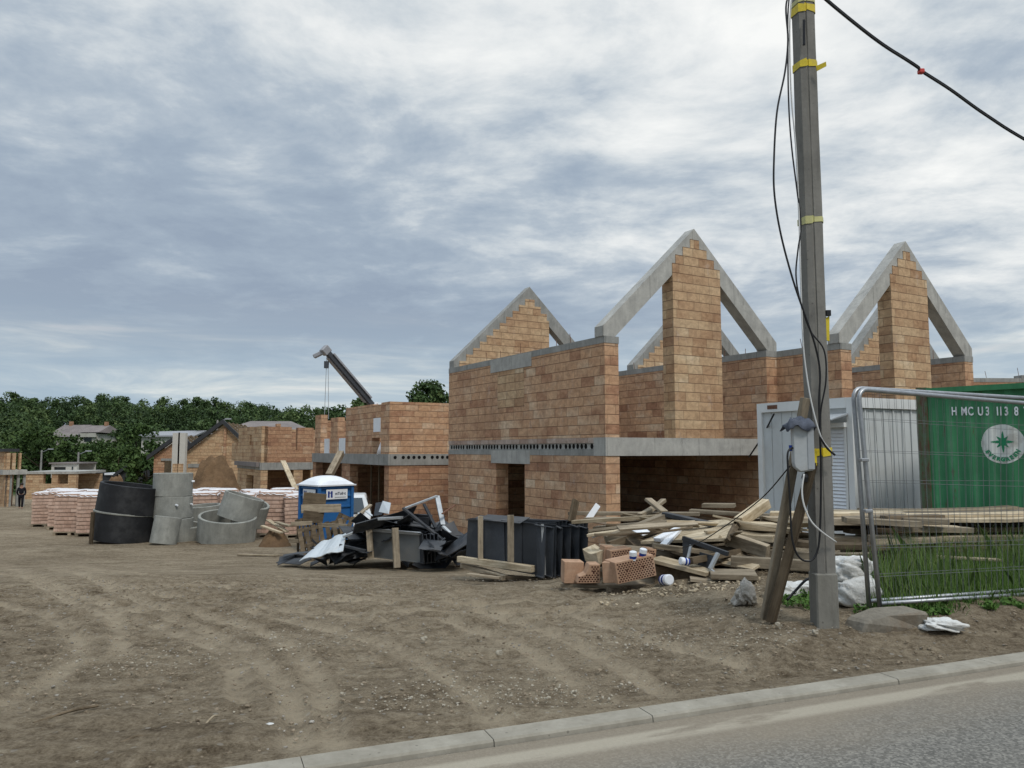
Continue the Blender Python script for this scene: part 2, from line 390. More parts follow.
M['white_pl'] = simple('white_plastic', (.74, .76, .78), .4, 0, .06, 4, .4, ((.5, .48, .44), .3))
M['grey_pl'] = simple('grey_plastic', (.33, .35, .36), .5, 0, .08, 4)
M['rag'] = simple('blue_grey_cloth', (.09, .10, .125), .8, 0, .35, 14, .1, None, .01)
M['yellow'] = simple('yellow_tape', (.62, .48, .03), .5, 0, .18, 20, .3, ((.3, .25, .1), .3))
M['pale_yellow'] = simple('faded_tape', (.50, .48, .22), .6, 0, .15, 20)
M['ink'] = simple('dark_ink', (.03, .04, .07), .6, 0, .05, 8)
M['glass'] = simple('dark_glass', (.03, .04, .045), .12, 0, .2, 3, .6)
M['car_paint'] = simple('car_paint', (.62, .64, .64), .3, 0, .05, 3, .6)
M['tyre'] = simple('tyre', (.02, .02, .02), .85, 0, .2, 9)
M['red'] = simple('red_print', (.5, .05, .04), .4, 0, .1, 8)
M['can_blue'] = simple('can_blue', (.02, .05, .26), .35, .3, .1, 8)
M['skin_m'] = simple('skin', (.35, .20, .14), .6, 0, .05, 8)
M['cloth'] = simple('black_clothes', (.012, .012, .015), .85, 0, .3, 9, .1)
M['hair'] = simple('hair', (.02, .015, .012), .7, 0, .2, 9)
M['floor_in'] = simple('dark_floor', (.12, .10, .08), .9, 0, .3, 2)  # dark brown tone for the floors inside the house shells
M['rust'] = simple('rusty_bar', (.16, .08, .05), .8, .2, .3, 20)
M['roof_dark'] = simple('dark_roofing', (.035, .037, .04), .6, 0, .3, 2, .3)
M['roof_grey'] = simple('weathered_roof', (.20, .175, .165), .85, 0, .25, .6, .2)
M['plaster'] = simple('pale_plaster', (.50, .48, .43), .8, 0, .12, .6, .2, ((.3, .27, .22), .4))
M['crane_w'] = simple('crane_white', (.62, .63, .64), .4, 0, .06, 2, .4)
M['crane_d'] = simple('crane_boom', (.055, .058, .065), .4, .2, .2, 2, .5)
M['crane_g'] = simple('crane_grey', (.30, .30, .31), .4, .2, .1, 2, .5)
M['dry_clay'] = simple('block_end', (.43, .27, .175), .9, 0, .25, 9, .1, ((.5, .4, .3), .3), .006)
M['hole'] = simple('block_cavity', (.075, .035, .025), .95, 0, .3, 20, .05)
M['bush_stem'] = simple('bark', (.06, .045, .03), .9, 0, .3, 6)

def green_mat():
    m, N, b = newmat('container_green'); tcn = N.n('ShaderNodeTexCoord'); v = tcn.outputs['Object']
    n1 = N.noise(v, 1.3, 6, .65); n2 = N.noise(N.scale(v, (9, 9, .7)), 1.2, 5, .6)
    c = N.ramp(N.m('ADD', N.m('MULTIPLY', n1, .6), N.m('MULTIPLY', n2, .4)), [(.3, (.030, .14, .060)), (.55, (.048, .215, .095)), (.7, (.11, .28, .15))])
    rs = N.sstep(N.noise(N.scale(v, (6, 6, 1.1)), 1.6, 7, .72), .60, .68)
    c = N.mix(N.m('MULTIPLY', rs, .75), c, (.10, .05, .028))
    N.l(c, b.inputs['Base Color']); b.inputs['Roughness'].default_value = .55; bump(N, b, n1, .004); return m
M['green'] = green_mat()
def post_mat():
    m, N, b = newmat('container_post'); tcn = N.n('ShaderNodeTexCoord'); v = tcn.outputs['Object']
    rs = N.sstep(N.noise(N.scale(v, (6, 6, 2)), 2.6, 7, .75), .42, .62)
    c = N.mix(rs, (.075, .12, .065), (.09, .05, .03))
    N.l(c, b.inputs['Base Color']); b.inputs['Roughness'].default_value = .7; return m
M['green_post'] = post_mat()
def leaf_mat(name, a, b_, c_):
    m, N, b = newmat(name); at = N.n('ShaderNodeAttribute'); at.attribute_name = 'tint'
    tcn = N.n('ShaderNodeTexCoord'); n1 = N.noise(tcn.outputs['Object'], .25, 3, .6)
    oi = N.n('ShaderNodeObjectInfo')
    k = N.m('ADD', N.m('MULTIPLY', at.outputs['Fac'], .65), N.m('MULTIPLY', n1, .3))
    k = N.m('ADD', k, N.m('MULTIPLY', oi.outputs['Random'], .12))
    c = N.ramp(k, [(.15, a), (.5, b_), (.85, c_)]); N.l(c, b.inputs['Base Color']); b.inputs['Roughness'].default_value = .7
    b.inputs['Specular IOR Level'].default_value = .15
    return m
M['leaf'] = leaf_mat('foliage', (.024, .042, .016), (.052, .088, .030), (.12, .165, .058))
M['leaf_mid'] = leaf_mat('foliage_mid', (.02, .04, .012), (.045, .08, .022), (.10, .15, .045))
M['grass'] = leaf_mat('grass_blades', (.045, .09, .018), (.095, .18, .036), (.20, .28, .09))
M['grass_tall'] = leaf_mat('grass_stalks', (.06, .11, .025), (.13, .21, .055), (.27, .31, .12))
M['weed'] = leaf_mat('weed_leaves', (.04, .09, .02), (.08, .155, .035), (.14, .23, .06))

# ------------------------------------------------------------------ ground
def axis(lo, hi, fine, a, b, g=1.12):
    xs = list(np.arange(a, b, fine)); st = fine; x = xs[-1]
    while x < hi: st = min(st * g, 12); x += st; xs.append(x)
    st = fine; x = a; left = []
    while x > lo: st = min(st * g, 12); x -= st; left.append(x)
    return np.array(left[::-1] + xs)
def twin(l, dx, dy): return [(a + dx * (b - 480) / 200, b + dy) for a, b in l]
RUTS = [[(0, 536), (60, 569), (130, 597), (200, 612), (285, 640), (322, 690), (335, 745)],
        [(60, 560), (160, 577), (250, 590), (400, 602), (560, 604)],
        [(0, 552), (70, 590), (170, 616), (250, 650), (290, 700), (298, 745)],
        [(0, 603), (55, 618), (78, 640), (60, 670), (0, 705)],
        [(105, 598), (118, 625), (122, 650)], [(440, 618), (510, 640), (560, 668), (600, 700)],
        [(560, 612), (660, 640), (740, 662)], [(250, 610), (380, 640), (470, 690), (500, 730)],
        [(20, 506), (14, 520), (40, 545), (110, 575)]]
def vnoise(x, y, s, seed):
    r = np.random.default_rng(seed); T = r.random((256, 256)); X = x * s; Y = y * s
    xi = np.floor(X).astype(int); yi = np.floor(Y).astype(int); fx = X - xi; fy = Y - yi
    fx = fx * fx * (3 - 2 * fx); fy = fy * fy * (3 - 2 * fy)
    g = lambda i, j: T[i % 256, j % 256]
    return (g(xi, yi) * (1 - fx) * (1 - fy) + g(xi + 1, yi) * fx * (1 - fy) + g(xi, yi + 1) * (1 - fx) * fy + g(xi + 1, yi + 1) * fx * fy) - .5
RUTS += [twin(RUTS[0], -75, 10), twin(RUTS[5], 60, -6), [(620, 600), (560, 612), (420, 612), (250, 604), (120, 585), (40, 560)]]
RUTS = [[p for p in l if p[1] < 750] for l in RUTS]
xs = axis(-620, 620, .045, -6.5, 6.0, 1.06); ys = axis(-40, 900, .04, 3.6, 11.5, 1.03)
X, Y = np.meshgrid(xs, ys); Z = gbase(X, Y); kd = kdist(X, Y)
rut = np.zeros_like(X)
for line in RUTS:
    pts = [G(*p) for p in line]; pts = spline(pts, 4)
    for a, b in zip(pts[:-1], pts[1:]):
        ax, ay, dx, dy = a.x, a.y, b.x - a.x, b.y - a.y; L2 = dx * dx + dy * dy + 1e-9
        t = np.clip(((X - ax) * dx + (Y - ay) * dy) / L2, 0, 1); d = np.hypot(X - ax - t * dx, Y - ay - t * dy)
        rut = np.maximum(rut, 1 - sm((d - .05) / .10))
rut = rut * sm((22 - Y) / 7)
near = sm((26 - Y) / 12) * sm((kd - .1) / .5)
rough_mask = .45 + .9 * sm(vnoise(X, Y, .35, 1) * 2.2 + .5)
hf = sm((15.5 - Y) / 5) * sm((9.5 - np.abs(X)) / 4)
det = (vnoise(X, Y, .5, 2) * .10 + vnoise(X, Y, 1.7, 3) * .032 * sm((16 - np.abs(X)) / 6) * sm((20 - Y) / 6) + hf * (vnoise(X * .6 + Y * .5, Y * 1.6, 4, 4) * .055 * rough_mask + vnoise(X * .8, Y, 8.3, 5) * .048 * rough_mask + vnoise(X, Y, 13.7, 6) * .022))
side = np.clip(rut * (1 - rut) * 4, 0, 1)
Z = Z + det * near * (1 - .55 * rut) + near * (-.032 * rut + .026 * side)
Z = np.where(kd < .40, np.minimum(Z, .004), Z); Z = np.where(kd < .14, -.16, Z)
nx, ny = len(xs), len(ys)
verts = np.stack([X.ravel(), Y.ravel(), Z.ravel()], 1)
idx = np.arange(nx * ny).reshape(ny, nx)
quads = np.stack([idx[:-1, :-1].ravel(), idx[:-1, 1:].ravel(), idx[1:, 1:].ravel(), idx[1:, :-1].ravel()], 1)
me = bpy.data.meshes.new('ground'); me.vertices.add(len(verts)); me.vertices.foreach_set('co', verts.ravel())
me.loops.add(quads.size); me.loops.foreach_set('vertex_index', quads.ravel().astype(np.int32))
me.polygons.add(len(quads)); me.polygons.foreach_set('loop_start', np.arange(0, quads.size, 4, dtype=np.int32)); me.update(calc_edges=True)
at = me.attributes.new('rut', 'FLOAT', 'POINT'); at.data.foreach_set('value', rut.ravel().astype(np.float32))
me.shade_smooth()
gm, N, b = newmat('packed_dirt'); tcn = N.n('ShaderNodeTexCoord'); v = tcn.outputs['Object']
n_big = N.noise(v, .22, 6, .6, .5); n_mid = N.noise(N.scale(v, (.75, 1.9, 1)), 1.7, 8, .72, .9); n_fine = N.noise(v, 11, 7, .78); n_grit = N.noise(v, 55, 3, .7)
k = N.m('ADD', N.m('ADD', N.m('MULTIPLY', n_big, .20), N.m('MULTIPLY', n_mid, .28)), N.m('ADD', N.m('MULTIPLY', n_fine, .34), N.m('MULTIPLY', n_grit, .18)))
c = N.ramp(k, [(.40, (.078, .056, .034)), (.455, (.160, .124, .082)), (.51, (.258, .207, .141)), (.565, (.335, .278, .195)), (.635, (.47, .41, .31))])
ra = N.n('ShaderNodeAttribute'); ra.attribute_name = 'rut'
rf = N.m('MULTIPLY', ra.outputs['Fac'], N.m('MULTIPLY_ADD', N.sstep(N.noise(N.scale(v, (1, 1, 1)), 2.6, 6, .75), .38, .60), .75, .30), clamp=True)
c = N.mix(N.m('MULTIPLY', rf, .9), c, (.40, .33, .232))
vo = N.n('ShaderNodeTexVoronoi'); N.l(v, vo.inputs[0]); vo.inputs['Scale'].default_value = 13
peb = N.m('LESS_THAN', vo.outputs['Distance'], .22); pm = N.sstep(N.noise(v, .8, 4, .6), .46, .60)
sc_ = N.n('ShaderNodeSeparateColor'); N.l(vo.outputs['Color'], sc_.inputs[0])
pebc = N.m('MULTIPLY', peb, N.m('MULTIPLY', N.m('GREATER_THAN', sc_.outputs[0], .55), pm))
c = N.mix(N.m('MULTIPLY', pebc, .7), c, (.36, .33, .28))
sp = N.n('ShaderNodeSeparateXYZ'); N.l(v, sp.inputs[0])
gfar = N.sstep(N.m('ADD', sp.outputs[1], N.m('MULTIPLY', n_big, 30)), 92, 118)
c = N.mix(gfar, c, (.045, .075, .022))
N.l(c, b.inputs['Base Color']); b.inputs['Roughness'].default_value = .95; b.inputs['Specular IOR Level'].default_value = .1
hh = N.m('ADD', N.m('MULTIPLY', n_mid, .5), N.m('ADD', N.m('MULTIPLY', n_fine, .45), N.m('ADD', N.m('MULTIPLY', n_grit, .14), N.m('MULTIPLY', pebc, .25))))
bump(N, b, hh, .12)
me.materials.append(gm)
ground = bpy.data.objects.new('ground', me); COL.objects.link(ground); tag(ground, kind='structure')

# ------------------------------------------------------------------ road and kerb
def kp(s, d, z): q = KA + KD * s + KN * d; return (q[0], q[1], z)
rm, N, b = newmat('dusty_asphalt'); tcn = N.n('ShaderNodeTexCoord'); v = tcn.outputs['Object']
agg = N.n('ShaderNodeTexVoronoi'); N.l(v, agg.inputs[0]); agg.inputs['Scale'].default_value = 75
sx = N.n('ShaderNodeSeparateColor'); N.l(agg.outputs['Color'], sx.inputs[0])
n1 = N.noise(v, 1.1, 6, .65); n2 = N.noise(v, 40, 3, .6)
c = N.ramp(N.m('ADD', N.m('MULTIPLY', sx.outputs[0], .65), N.m('MULTIPLY', n2, .4)), [(.1, (.085, .081, .071)), (.5, (.145, .138, .121)), (.95, (.27, .255, .22))])
so = N.n('ShaderNodeSeparateXYZ'); N.l(v, so.inputs[0])
dd = N.m('ADD', so.outputs[1], N.m('MULTIPLY', N.m('SUBTRACT', N.noise(N.scale(v, (.35, 1, 1)), 1.4, 6, .65), .5), 1.0))
c = N.mix(N.m('MULTIPLY', N.sstep(dd, -.95, -.1), .8), c, (.24, .20, .145))
strip = N.m('MULTIPLY', N.sstep(so.outputs[1], -.30, -.22), N.m('SUBTRACT', 1.0, N.sstep(so.outputs[1], -.14, -.09)))
pal = N.m('MULTIPLY', strip, N.sstep(N.noise(N.scale(v, (.5, 2, 1)), 1.7, 5, .6), .40, .52))
c = N.mix(N.m('MULTIPLY', pal, .65), c, (.40, .36, .28))
N.l(c, b.inputs['Base Color']); b.inputs['Roughness'].default_value = .9; bump(N, b, N.m('ADD', sx.outputs[1], n2), .005)
rb = MB()
for i in range(0, 60):
    s0 = -60 + i * 2; rb.add([(s0, 0.0, 0), (s0 + 2, 0.0, 0), (s0 + 2, -7, .02), (s0, -7, .02)], [(0, 1, 2, 3)])
road = rb.build('road', rm); road.location = (KA[0], KA[1], -.028); road.rotation_euler = (0, 0, math.atan2(KD[1], KD[0])); tag(road, kind='structure')
kb = MB(); L = 1.0; s0 = -40.0; i = 0
while s0 < 60:
    j = random.uniform(-.004, .004); g = .0022
    L = random.choice([1.0, 1.0, .98, 1.02]) * 1.0
    zt = .004 + random.uniform(-.003, .003)
    kb.prism([(s0 + g, 0 + j, -.15), (s0 + g, 0.015 + j, zt - .012), (s0 + g, .025 + j, zt), (s0 + g, .175 + j, zt + .002), (s0 + g, .185 + j, -.15)], (L - 2 * g, 0, 0)); s0 += L
kerb = kb.build('kerb', M['kerb']); kerb.location = (KA[0], KA[1], 0); kerb.rotation_euler = road.rotation_euler; tag(kerb, kind='structure')

# stones and grit scattered on the dirt (uncountable)
def scatter_stones(name, n, area, smin, smax, mat, kind='stuff', seed=1):
    r = random.Random(seed); mb = MB(); base = [(1, 0, 0), (-1, 0, 0), (0, 1, 0), (0, -1, 0), (0, 0, 1), (0, 0, -.6), (.6, .6, .5), (-.6, .6, .4), (.6, -.6, .5), (-.6, -.6, .4)]
    bm = bmesh.new(); bmesh.ops.create_icosphere(bm, subdivisions=1, radius=1); iv = [v.co.copy() for v in bm.verts]; fc = [tuple(x.index for x in f.verts) for f in bm.faces]; bm.free()
    for _ in range(n):
        x, y = area(r); s = smin * (smax / smin) ** (r.random() ** 2.2); z = gz(x, y)
        e = Euler((r.random() * .4, r.random() * .4, r.random() * 6.3)).to_matrix(); a = (s, s * r.uniform(.6, .95), s * r.uniform(.35, .6))
        vs = [e @ Vector((p.x * a[0] * r.uniform(.75, 1.2), p.y * a[1] * r.uniform(.75, 1.2), p.z * a[2])) + Vector((x, y, z + a[2] * .3)) for p in iv]
        mb.add(vs, fc)
    o = mb.build(name, mat); return tag(o, kind=kind)
M['footing'] = simple('muddy_concrete', (.20, .18, .145), .95, 0, .35, 5, .1, ((.15, .115, .08), .8), .02)
M['stone'] = simple('stones', (.27, .245, .205), .9, 0, .35, 2.5, .1)
M['stone_pale'] = simple('pale_rubble', (.34, .305, .24), .9, 0, .25, 2.5, .1)
def area_front(r):
    while True:
        px = r.uniform(0, 1024); Yd = r.uniform(3.9, 14); x = (px - 512) / F * Yd
        if kdist(x, Yd) > .32: return x, Yd
tag(scatter_stones('gravel', 4200, area_front, .004, .018, M['stone'], seed=3), 'small grey stones scattered over the bare dirt', 'gravel')
PATCH = [G(430, 700), G(490, 690), G(300, 640), G(640, 640), G(700, 610), G(740, 640), G(590, 690), G(150, 660), G(90, 745)]
def area_patch(r):
    c = r.choice(PATCH); return c.x + r.gauss(0, .38), c.y + r.gauss(0, .22)
M['clod'] = simple('dirt_clods', (.235, .19, .135), .95, 0, .35, 3, .05)
tag(scatter_stones('dirt_clods', 9000, area_front, .005, .020, M['clod'], seed=13), 'brown dirt clods over the rutted ground', 'dirt clods')
tag(scatter_stones('rubble', 1700, area_patch, .004, .016, M['stone_pale'], seed=5), 'pale broken rubble patches on the dirt', 'rubble')
def area_chips(r):
    c = P(r.uniform(600, 760), 590, r.uniform(8.2, 9.2)); return c.x, c.y
tag(scatter_stones('wood_chips', 700, area_chips, .008, .035, M['wood_pale'], seed=8), 'pale wood chips and sawdust before the timber heap', 'wood chips')

# ------------------------------------------------------------------ big structures: the unfinished row houses
UA = R(30); U = Vector((math.cos(UA), math.sin(UA), 0)); V = Vector((-math.sin(UA), math.cos(UA), 0))
FL, SB, ST, EV, PZ = -1.6, 1.45, 1.92, 4.50, 7.74
WD, LN, TH = 6.30, 9.2, .44
def stepped(xl, xr, z0, ridge, top, x_of, course=.25, drop=.38):
    """brick outline under the two raking beams, stepped by course. x_of(z)-> (xl,xr) limits"""
    left = []; right = []; z = z0
    zs = [];
    while z < top - .05:
        a, b_ = x_of(z + course)
        a = max(a, xl); b_ = min(b_, xr)
        if b_ - a < .12: break
        zs.append((z, a, b_)); z += course
    for (z, a, b_) in zs: left += [(a, z), (a, z + course)]; right += [(b_, z), (b_, z + course)]
    return left + right[::-1]
def rafter_pts(side, w, ev, pz, over=.1, dep=.62, foot=.26):
    h = w / 2; sl = (pz - ev - foot) / (h + over)
    pts = [(-over, ev), (-over, ev + foot), (h, pz), (h, pz - dep), (h - (pz - dep - ev) / sl, ev)]
    return pts if side < 0 else [(w - x, z) for x, z in pts]
def rebars(mb, pts, n, h=.3):
    for k in range(n):
        t = (k + random.uniform(.2, .8)) / n; p = Vector(pts[0]).lerp(Vector(pts[1]), t)
        mb.tube([p, p + Vector((random.uniform(-.04, .04), random.uniform(-.04, .04), h * random.uniform(.6, 1.2)))], .009, 5)
def row_house(origin, label, detail=True, rear_x=4.0):
    h = empty('row_house', (origin[0], origin[1], 0), UA, label, 'house', 'unfinished brick row houses with concrete gable frames')
    br = M['brick']
    # left side wall with door opening and infilled window above
    w = MB(); d0, d1 = 3.95, 5.70
    w.box(0, TH, TH * 0, d0, FL, SB); w.box(0, TH, d1, LN, FL, SB); w.box(0, TH, d0, d1, 1.22, SB)
    w.box(0, TH, 0, LN, ST, EV - .18)
    w.box(.10, TH - .05, d0, d1, FL, -.55)
    w.build('side_wall', br, h)
    # right wall
    MB().box(WD - TH, WD, 0, LN, FL, SB).box(WD - TH, WD, 0, LN, ST, EV - .18).build('side_wall', br, h)
    # rear wall below eaves
    MB().box(TH, WD - TH, LN - TH, LN, FL, SB).box(TH, WD - TH, LN - TH, LN, ST, EV - .18).build('rear_wall', br, h)
    # slab with a deep edge beam at front
    MB().box(TH + .004, WD - TH - .004, .5, LN - TH - .01, SB + .15, ST - .01).build('floor_slab', M['conc'], h)
    eb = MB().box(-.012, WD + .012, -.025, .49, SB + .002, ST - .002); eb.build('edge_beam', M['conc_light'], h)
    s = MB(); s.box(-.008, TH, .492, LN - .002, SB + .002, SB + .16); s.box(WD - TH, WD + .008, .492, LN - .002, SB + .002, ST - .004)
    s.box(TH, WD - TH, LN - TH + .003, LN + .008, SB + .002, ST - .004)
    s.build('ring_course', M['conc'], h)
    # band of hollow-core plank ends, and blocks over them
    MB().box(.03, TH, .5, LN, SB + .165, ST - .14).build('plank_band', M['conc_light'], h)
    MB().box(-.004, TH, .5, LN, ST - .138, ST - .004).build('course_band', brick_pinky, h)
    hc = MB(); y = .62; k = 0
    while y < LN - .2:
        a = [(.024, y + .062 * math.cos(t * math.pi / 4), SB + .245 + .072 * math.sin(t * math.pi / 4)) for t in range(8)]
        hc.prism(a, (.02, 0, 0)); y += .185 if (k % 6) else .27; k += 1
    hc.build_each('core_hole', M['hole_dark'], h)
    # interior floor
    MB().box(TH, WD - TH, 0, LN - TH, FL, FL + .3).build('floor', M['floor_in'], h)
    # ring beam on top of the walls
    rbm = MB(); rbm.box(-.01, TH + .01, -.012, LN + .01, EV - .18, EV - .002); rbm.box(WD - TH - .01, WD + .01, -.012, LN + .01, EV - .18, EV - .002)
    rbm.box(TH + .012, WD - TH - .012, LN - TH, LN + .008, EV - .18, EV - .004); rbm.build('ring_beam', M['conc'], h)
    # lintels
    MB().box(-.02, TH - .02, d0 - .30, d1 + .30, 1.19, SB + .14).build('lintel', M['conc_light'], h)
    MB().box(-.022, TH - .02, 3.55, 6.05, 4.06, EV - .03).build('lintel', M['conc_light'], h)
    MB().box(-.006, .1, 3.98, 5.6, 2.9, 4.05).build('window_infill', M['brick_far'], h)
    # front frame
    for sd in (-1, 1):
        pts = [(x, 0, z) for x, z in rafter_pts(sd, WD, EV, PZ, .03)]
        if sd > 0: pts = [(x if x > WD / 2 + .01 else x + .003, y_, z) for x, y_, z in pts]
        MB().prism([(x, .02, z) for x, _, z in pts], (0, .36, 0)).build('raking_beam', M['conc_light'], h)
    sl = (PZ - EV - .26) / (WD / 2 + .1)
    def xo(z, drop=.17): e = (PZ - drop - z) / sl; return WD / 2 - e, WD / 2 + e
    out = stepped(2.32, 4.08, ST, 0, PZ, lambda z: xo(z))
    MB().prism([(x, 0.0, z) for x, z in out], (0, .44, 0)).build('pillar', M['brick_far'], h)
    # rear gable
    out = stepped(.05, rear_x, EV + .002, 0, PZ, lambda z: xo(z, .30))
    MB().prism([(x, LN - .40, z) for x, z in out], (0, .385, 0)).build('gable', M['brick_far'], h)
    rp = rafter_pts(-1, WD, EV, PZ, 0.0, .62, .25); MB().prism([(x, LN - .385, z) for x, z in rp], (0, .36, 0)).build('raking_beam', M['conc'], h)
    rp = rafter_pts(1, WD, EV, PZ, 0.0, .62, .25); MB().prism([(x + .002, LN - .37, z) for x, z in rp], (0, .34, 0)).build('raking_beam', M['conc'], h)
    rr = MB(); rebars(rr, [(.2, .8, EV), (.2, 7.5, EV)], 5); rebars(rr, [(WD - .2, .8, EV), (WD - .2, 8, EV)], 7); rr.build_each('rebar', M['rust'], h)
    return h
brick_pinky = brick_mat('cement_smeared_block', w=.5, palette=[(0, (.33, .22, .17)), (.5, (.42, .33, .28)), (1, (.50, .43, .38))], stain=.3, seed=2)
M['hole_dark'] = simple('core_hole', (.015, .014, .013), .95, 0, .2, 10, .05)
A1 = P(605.5, 440, 19.35); O1 = Vector((A1.x, A1.y, 0))
row_house(O1, 'brick house shell with an open concrete gable frame, nearest to the black panel stack')
O2 = O1 + Vector((6.54, 1.27, 0))
row_house(O2, 'brick house shell with an open gable frame rising above the green container', rear_x=3.6)
# third shell, mostly behind the container
O3 = Vector((12.15, 27.7, 0))
h = empty('row_house', O3, UA, 'low unfinished brick shell half hidden behind the green container', 'house', 'unfinished brick row houses with concrete gable frames')
sl = (PZ - EV - .26) / (WD / 2 + .1)
out = stepped(.05, 3.1, EV + .002, 0, PZ, lambda z: (WD / 2 - (PZ - .3 - z) / sl, WD / 2 + (PZ - .3 - z) / sl))
MB().prism([(x, 0, z) for x, z in out], (0, .4, 0)).build('gable', M['brick_far'], h)
rp = rafter_pts(-1, WD, EV, PZ, 0, .62, .25); MB().prism([(x, .012, z) for x, z in rp], (0, .37, 0)).build('raking_beam', M['conc'], h)
rp = rafter_pts(1, WD, EV, PZ, 0, .62, .25); MB().prism([(x + .002, .015, z) for x, z in rp], (0, .36, 0)).build('raking_beam', M['conc'], h)
MB().box(0, WD, .0, TH, FL, EV - .18).box(0, TH, -1.6, -.002, FL, EV - .18).box(WD - TH, WD, -.6, -.002, FL, EV - .18).build('rear_wall', M['brick'], h)
MB().box(-.01, WD, -.008, TH + .01, EV - .18, EV - .002).build('ring_beam', M['conc'], h)
h = empty('row_house', Vector((16.6, 29.6, 0)), R(2), 'flat topped brick wall with bent rebar showing above the green container roof', 'house', 'unfinished brick row houses with concrete gable frames')
MB().box(0, 9, 0, .44, FL, 4.22).build('wall', M['brick_red'], h); MB().box(-.01, 3.2, -.01, .45, 4.222, 4.38).box(3.21, 9.01, -.01, .45, 4.222, 4.50).build('ring_beam', M['conc'], h)
rr = MB(); rebars(rr, [(.3, .2, 4.4), (8, .2, 4.45)], 6, .35); rr.build_each('rebar', M['rust'], h)

# ---- houses further back on the left, each its own frame
def along(C, d, px, zref=1.0):
    k = (px - 512) / F
    return (k * (C[1] * math.cos(PITCH) + (zref - CH) * math.sin(PITCH)) - C[0]) / (d.x - k * d.y * math.cos(PITCH))
def corner(px, Yd, z=1.0):
    c = Yd * math.cos(PITCH) + (z - CH) * math.sin(PITCH); return Vector(((px - 512) / F * c, Yd, 0))
C = corner(389, 32)
h = empty('row_house', C, UA, 'wide brick shell with posts propping its slab, behind the blue toilet', 'house', 'unfinished brick row houses further back')
sv = lambda px: along(C, V, px); su = lambda px: along(C, U, px)
zt = 1.43; zb = .96; e = sv(313); g0 = -2.3
MB().box(0, 12, 0, .4, g0, zb).build('front_wall', M['brick_red'], h)
w = MB(); w.box(0, .4, .402, sv(387) + .3, g0, zb); w.box(0, .4, sv(350), sv(342), g0, zb); w.box(0, .4, sv(316), e, g0, zb); w.build_each('side_wall', M['brick_red'], h)
MB().box(.4, 11.6, e - .4, e, g0, 3.2).box(4.2, 4.6, .5, e - .5, g0, zb).build('inner_wall', M['brick_red'], h)
MB().box(-.05, 12, -.04, .45, zb + .003, zt).box(-.06, 12, .452, e, zb + .003, zt).build('floor_slab', M['conc'], h)
hc = MB(); x = .25; k = 0
while x < 8:
    hc.prism([(x + .075 * math.cos(t * math.pi / 4), -.047, zt - .14 + .075 * math.sin(t * math.pi / 4)) for t in range(8)], (0, .01, 0)); x += .24 if k % 5 else .36; k += 1
hc.build_each('core_hole', M['hole_dark'], h)
w = MB(); w.box(0, 12, 0, .36, zt + .002, 3.62); w.box(0, .36, .362, 1.0, zt + .002, 3.62); w.build_each('upper_wall', M['brick'], h)
w = MB(); w.box(0, .36, 2.1, sv(345), zt + .002, zat(407, C.y + 4)); w.box(0, .36, 1.0, 2.1, zt + .7, zat(407, C.y + 3)) 
w.box(0, .36, sv(337), sv(330), zt + .002, zat(418, C.y + 7)); w.box(0, .36, sv(320), sv(314.5), zt + .002, zat(415, C.y + 9)); w.box(2.0, 6, e - .35, e, zt + .002, zat(420, C.y + 10))
w.build_each('upper_side_wall', M['brick'], h)
MB().box(.05, .12, sv(337.5), sv(344), zt + .002, zt + .75).build('white_board', M['white_pl'], h)
MB().box(.05, .12, sv(323), sv(327), zt + .002, zt + .75).build('white_board', M['white_pl'], h)
MB().box(-.02, .1, 1.05, 1.9, zt + .95, zt + 1.55).build('window_frame', M['white_pl'], h)
MB().box(-.025, -.021, 1.15, 1.8, zt + 1.03, zt + 1.47).build_each('pane', M['red'], h) if False else None
for px in (357, 364.5, 372, 379.5, 322, 329, 336):
    s_ = sv(px); MB().tube([(.7, s_, g0), (.7, s_, zb)], .045, 6).build('prop', M['wood_dark'], h)
MB().box(.1, 11, .5, e - .5, g0, g0 + .25).build('floor', M['floor_in'], h)
# cement bags heap on its slab
bg_ = MB()
bg_.lathe([(0.02, 1.0), (.3, .8), (.5, .45), (.62, 0.0)], 12); o = bg_.build('debris_cover', M['white_wrap'], None, True, jitter=.03)
place(o, C + V * 1.2 + U * .25 + Vector((0, 0, zt))); o.scale = (.55, .55, .6); tag(o, 'white plastic heap on the edge of the slab above the propped bays', 'cover')
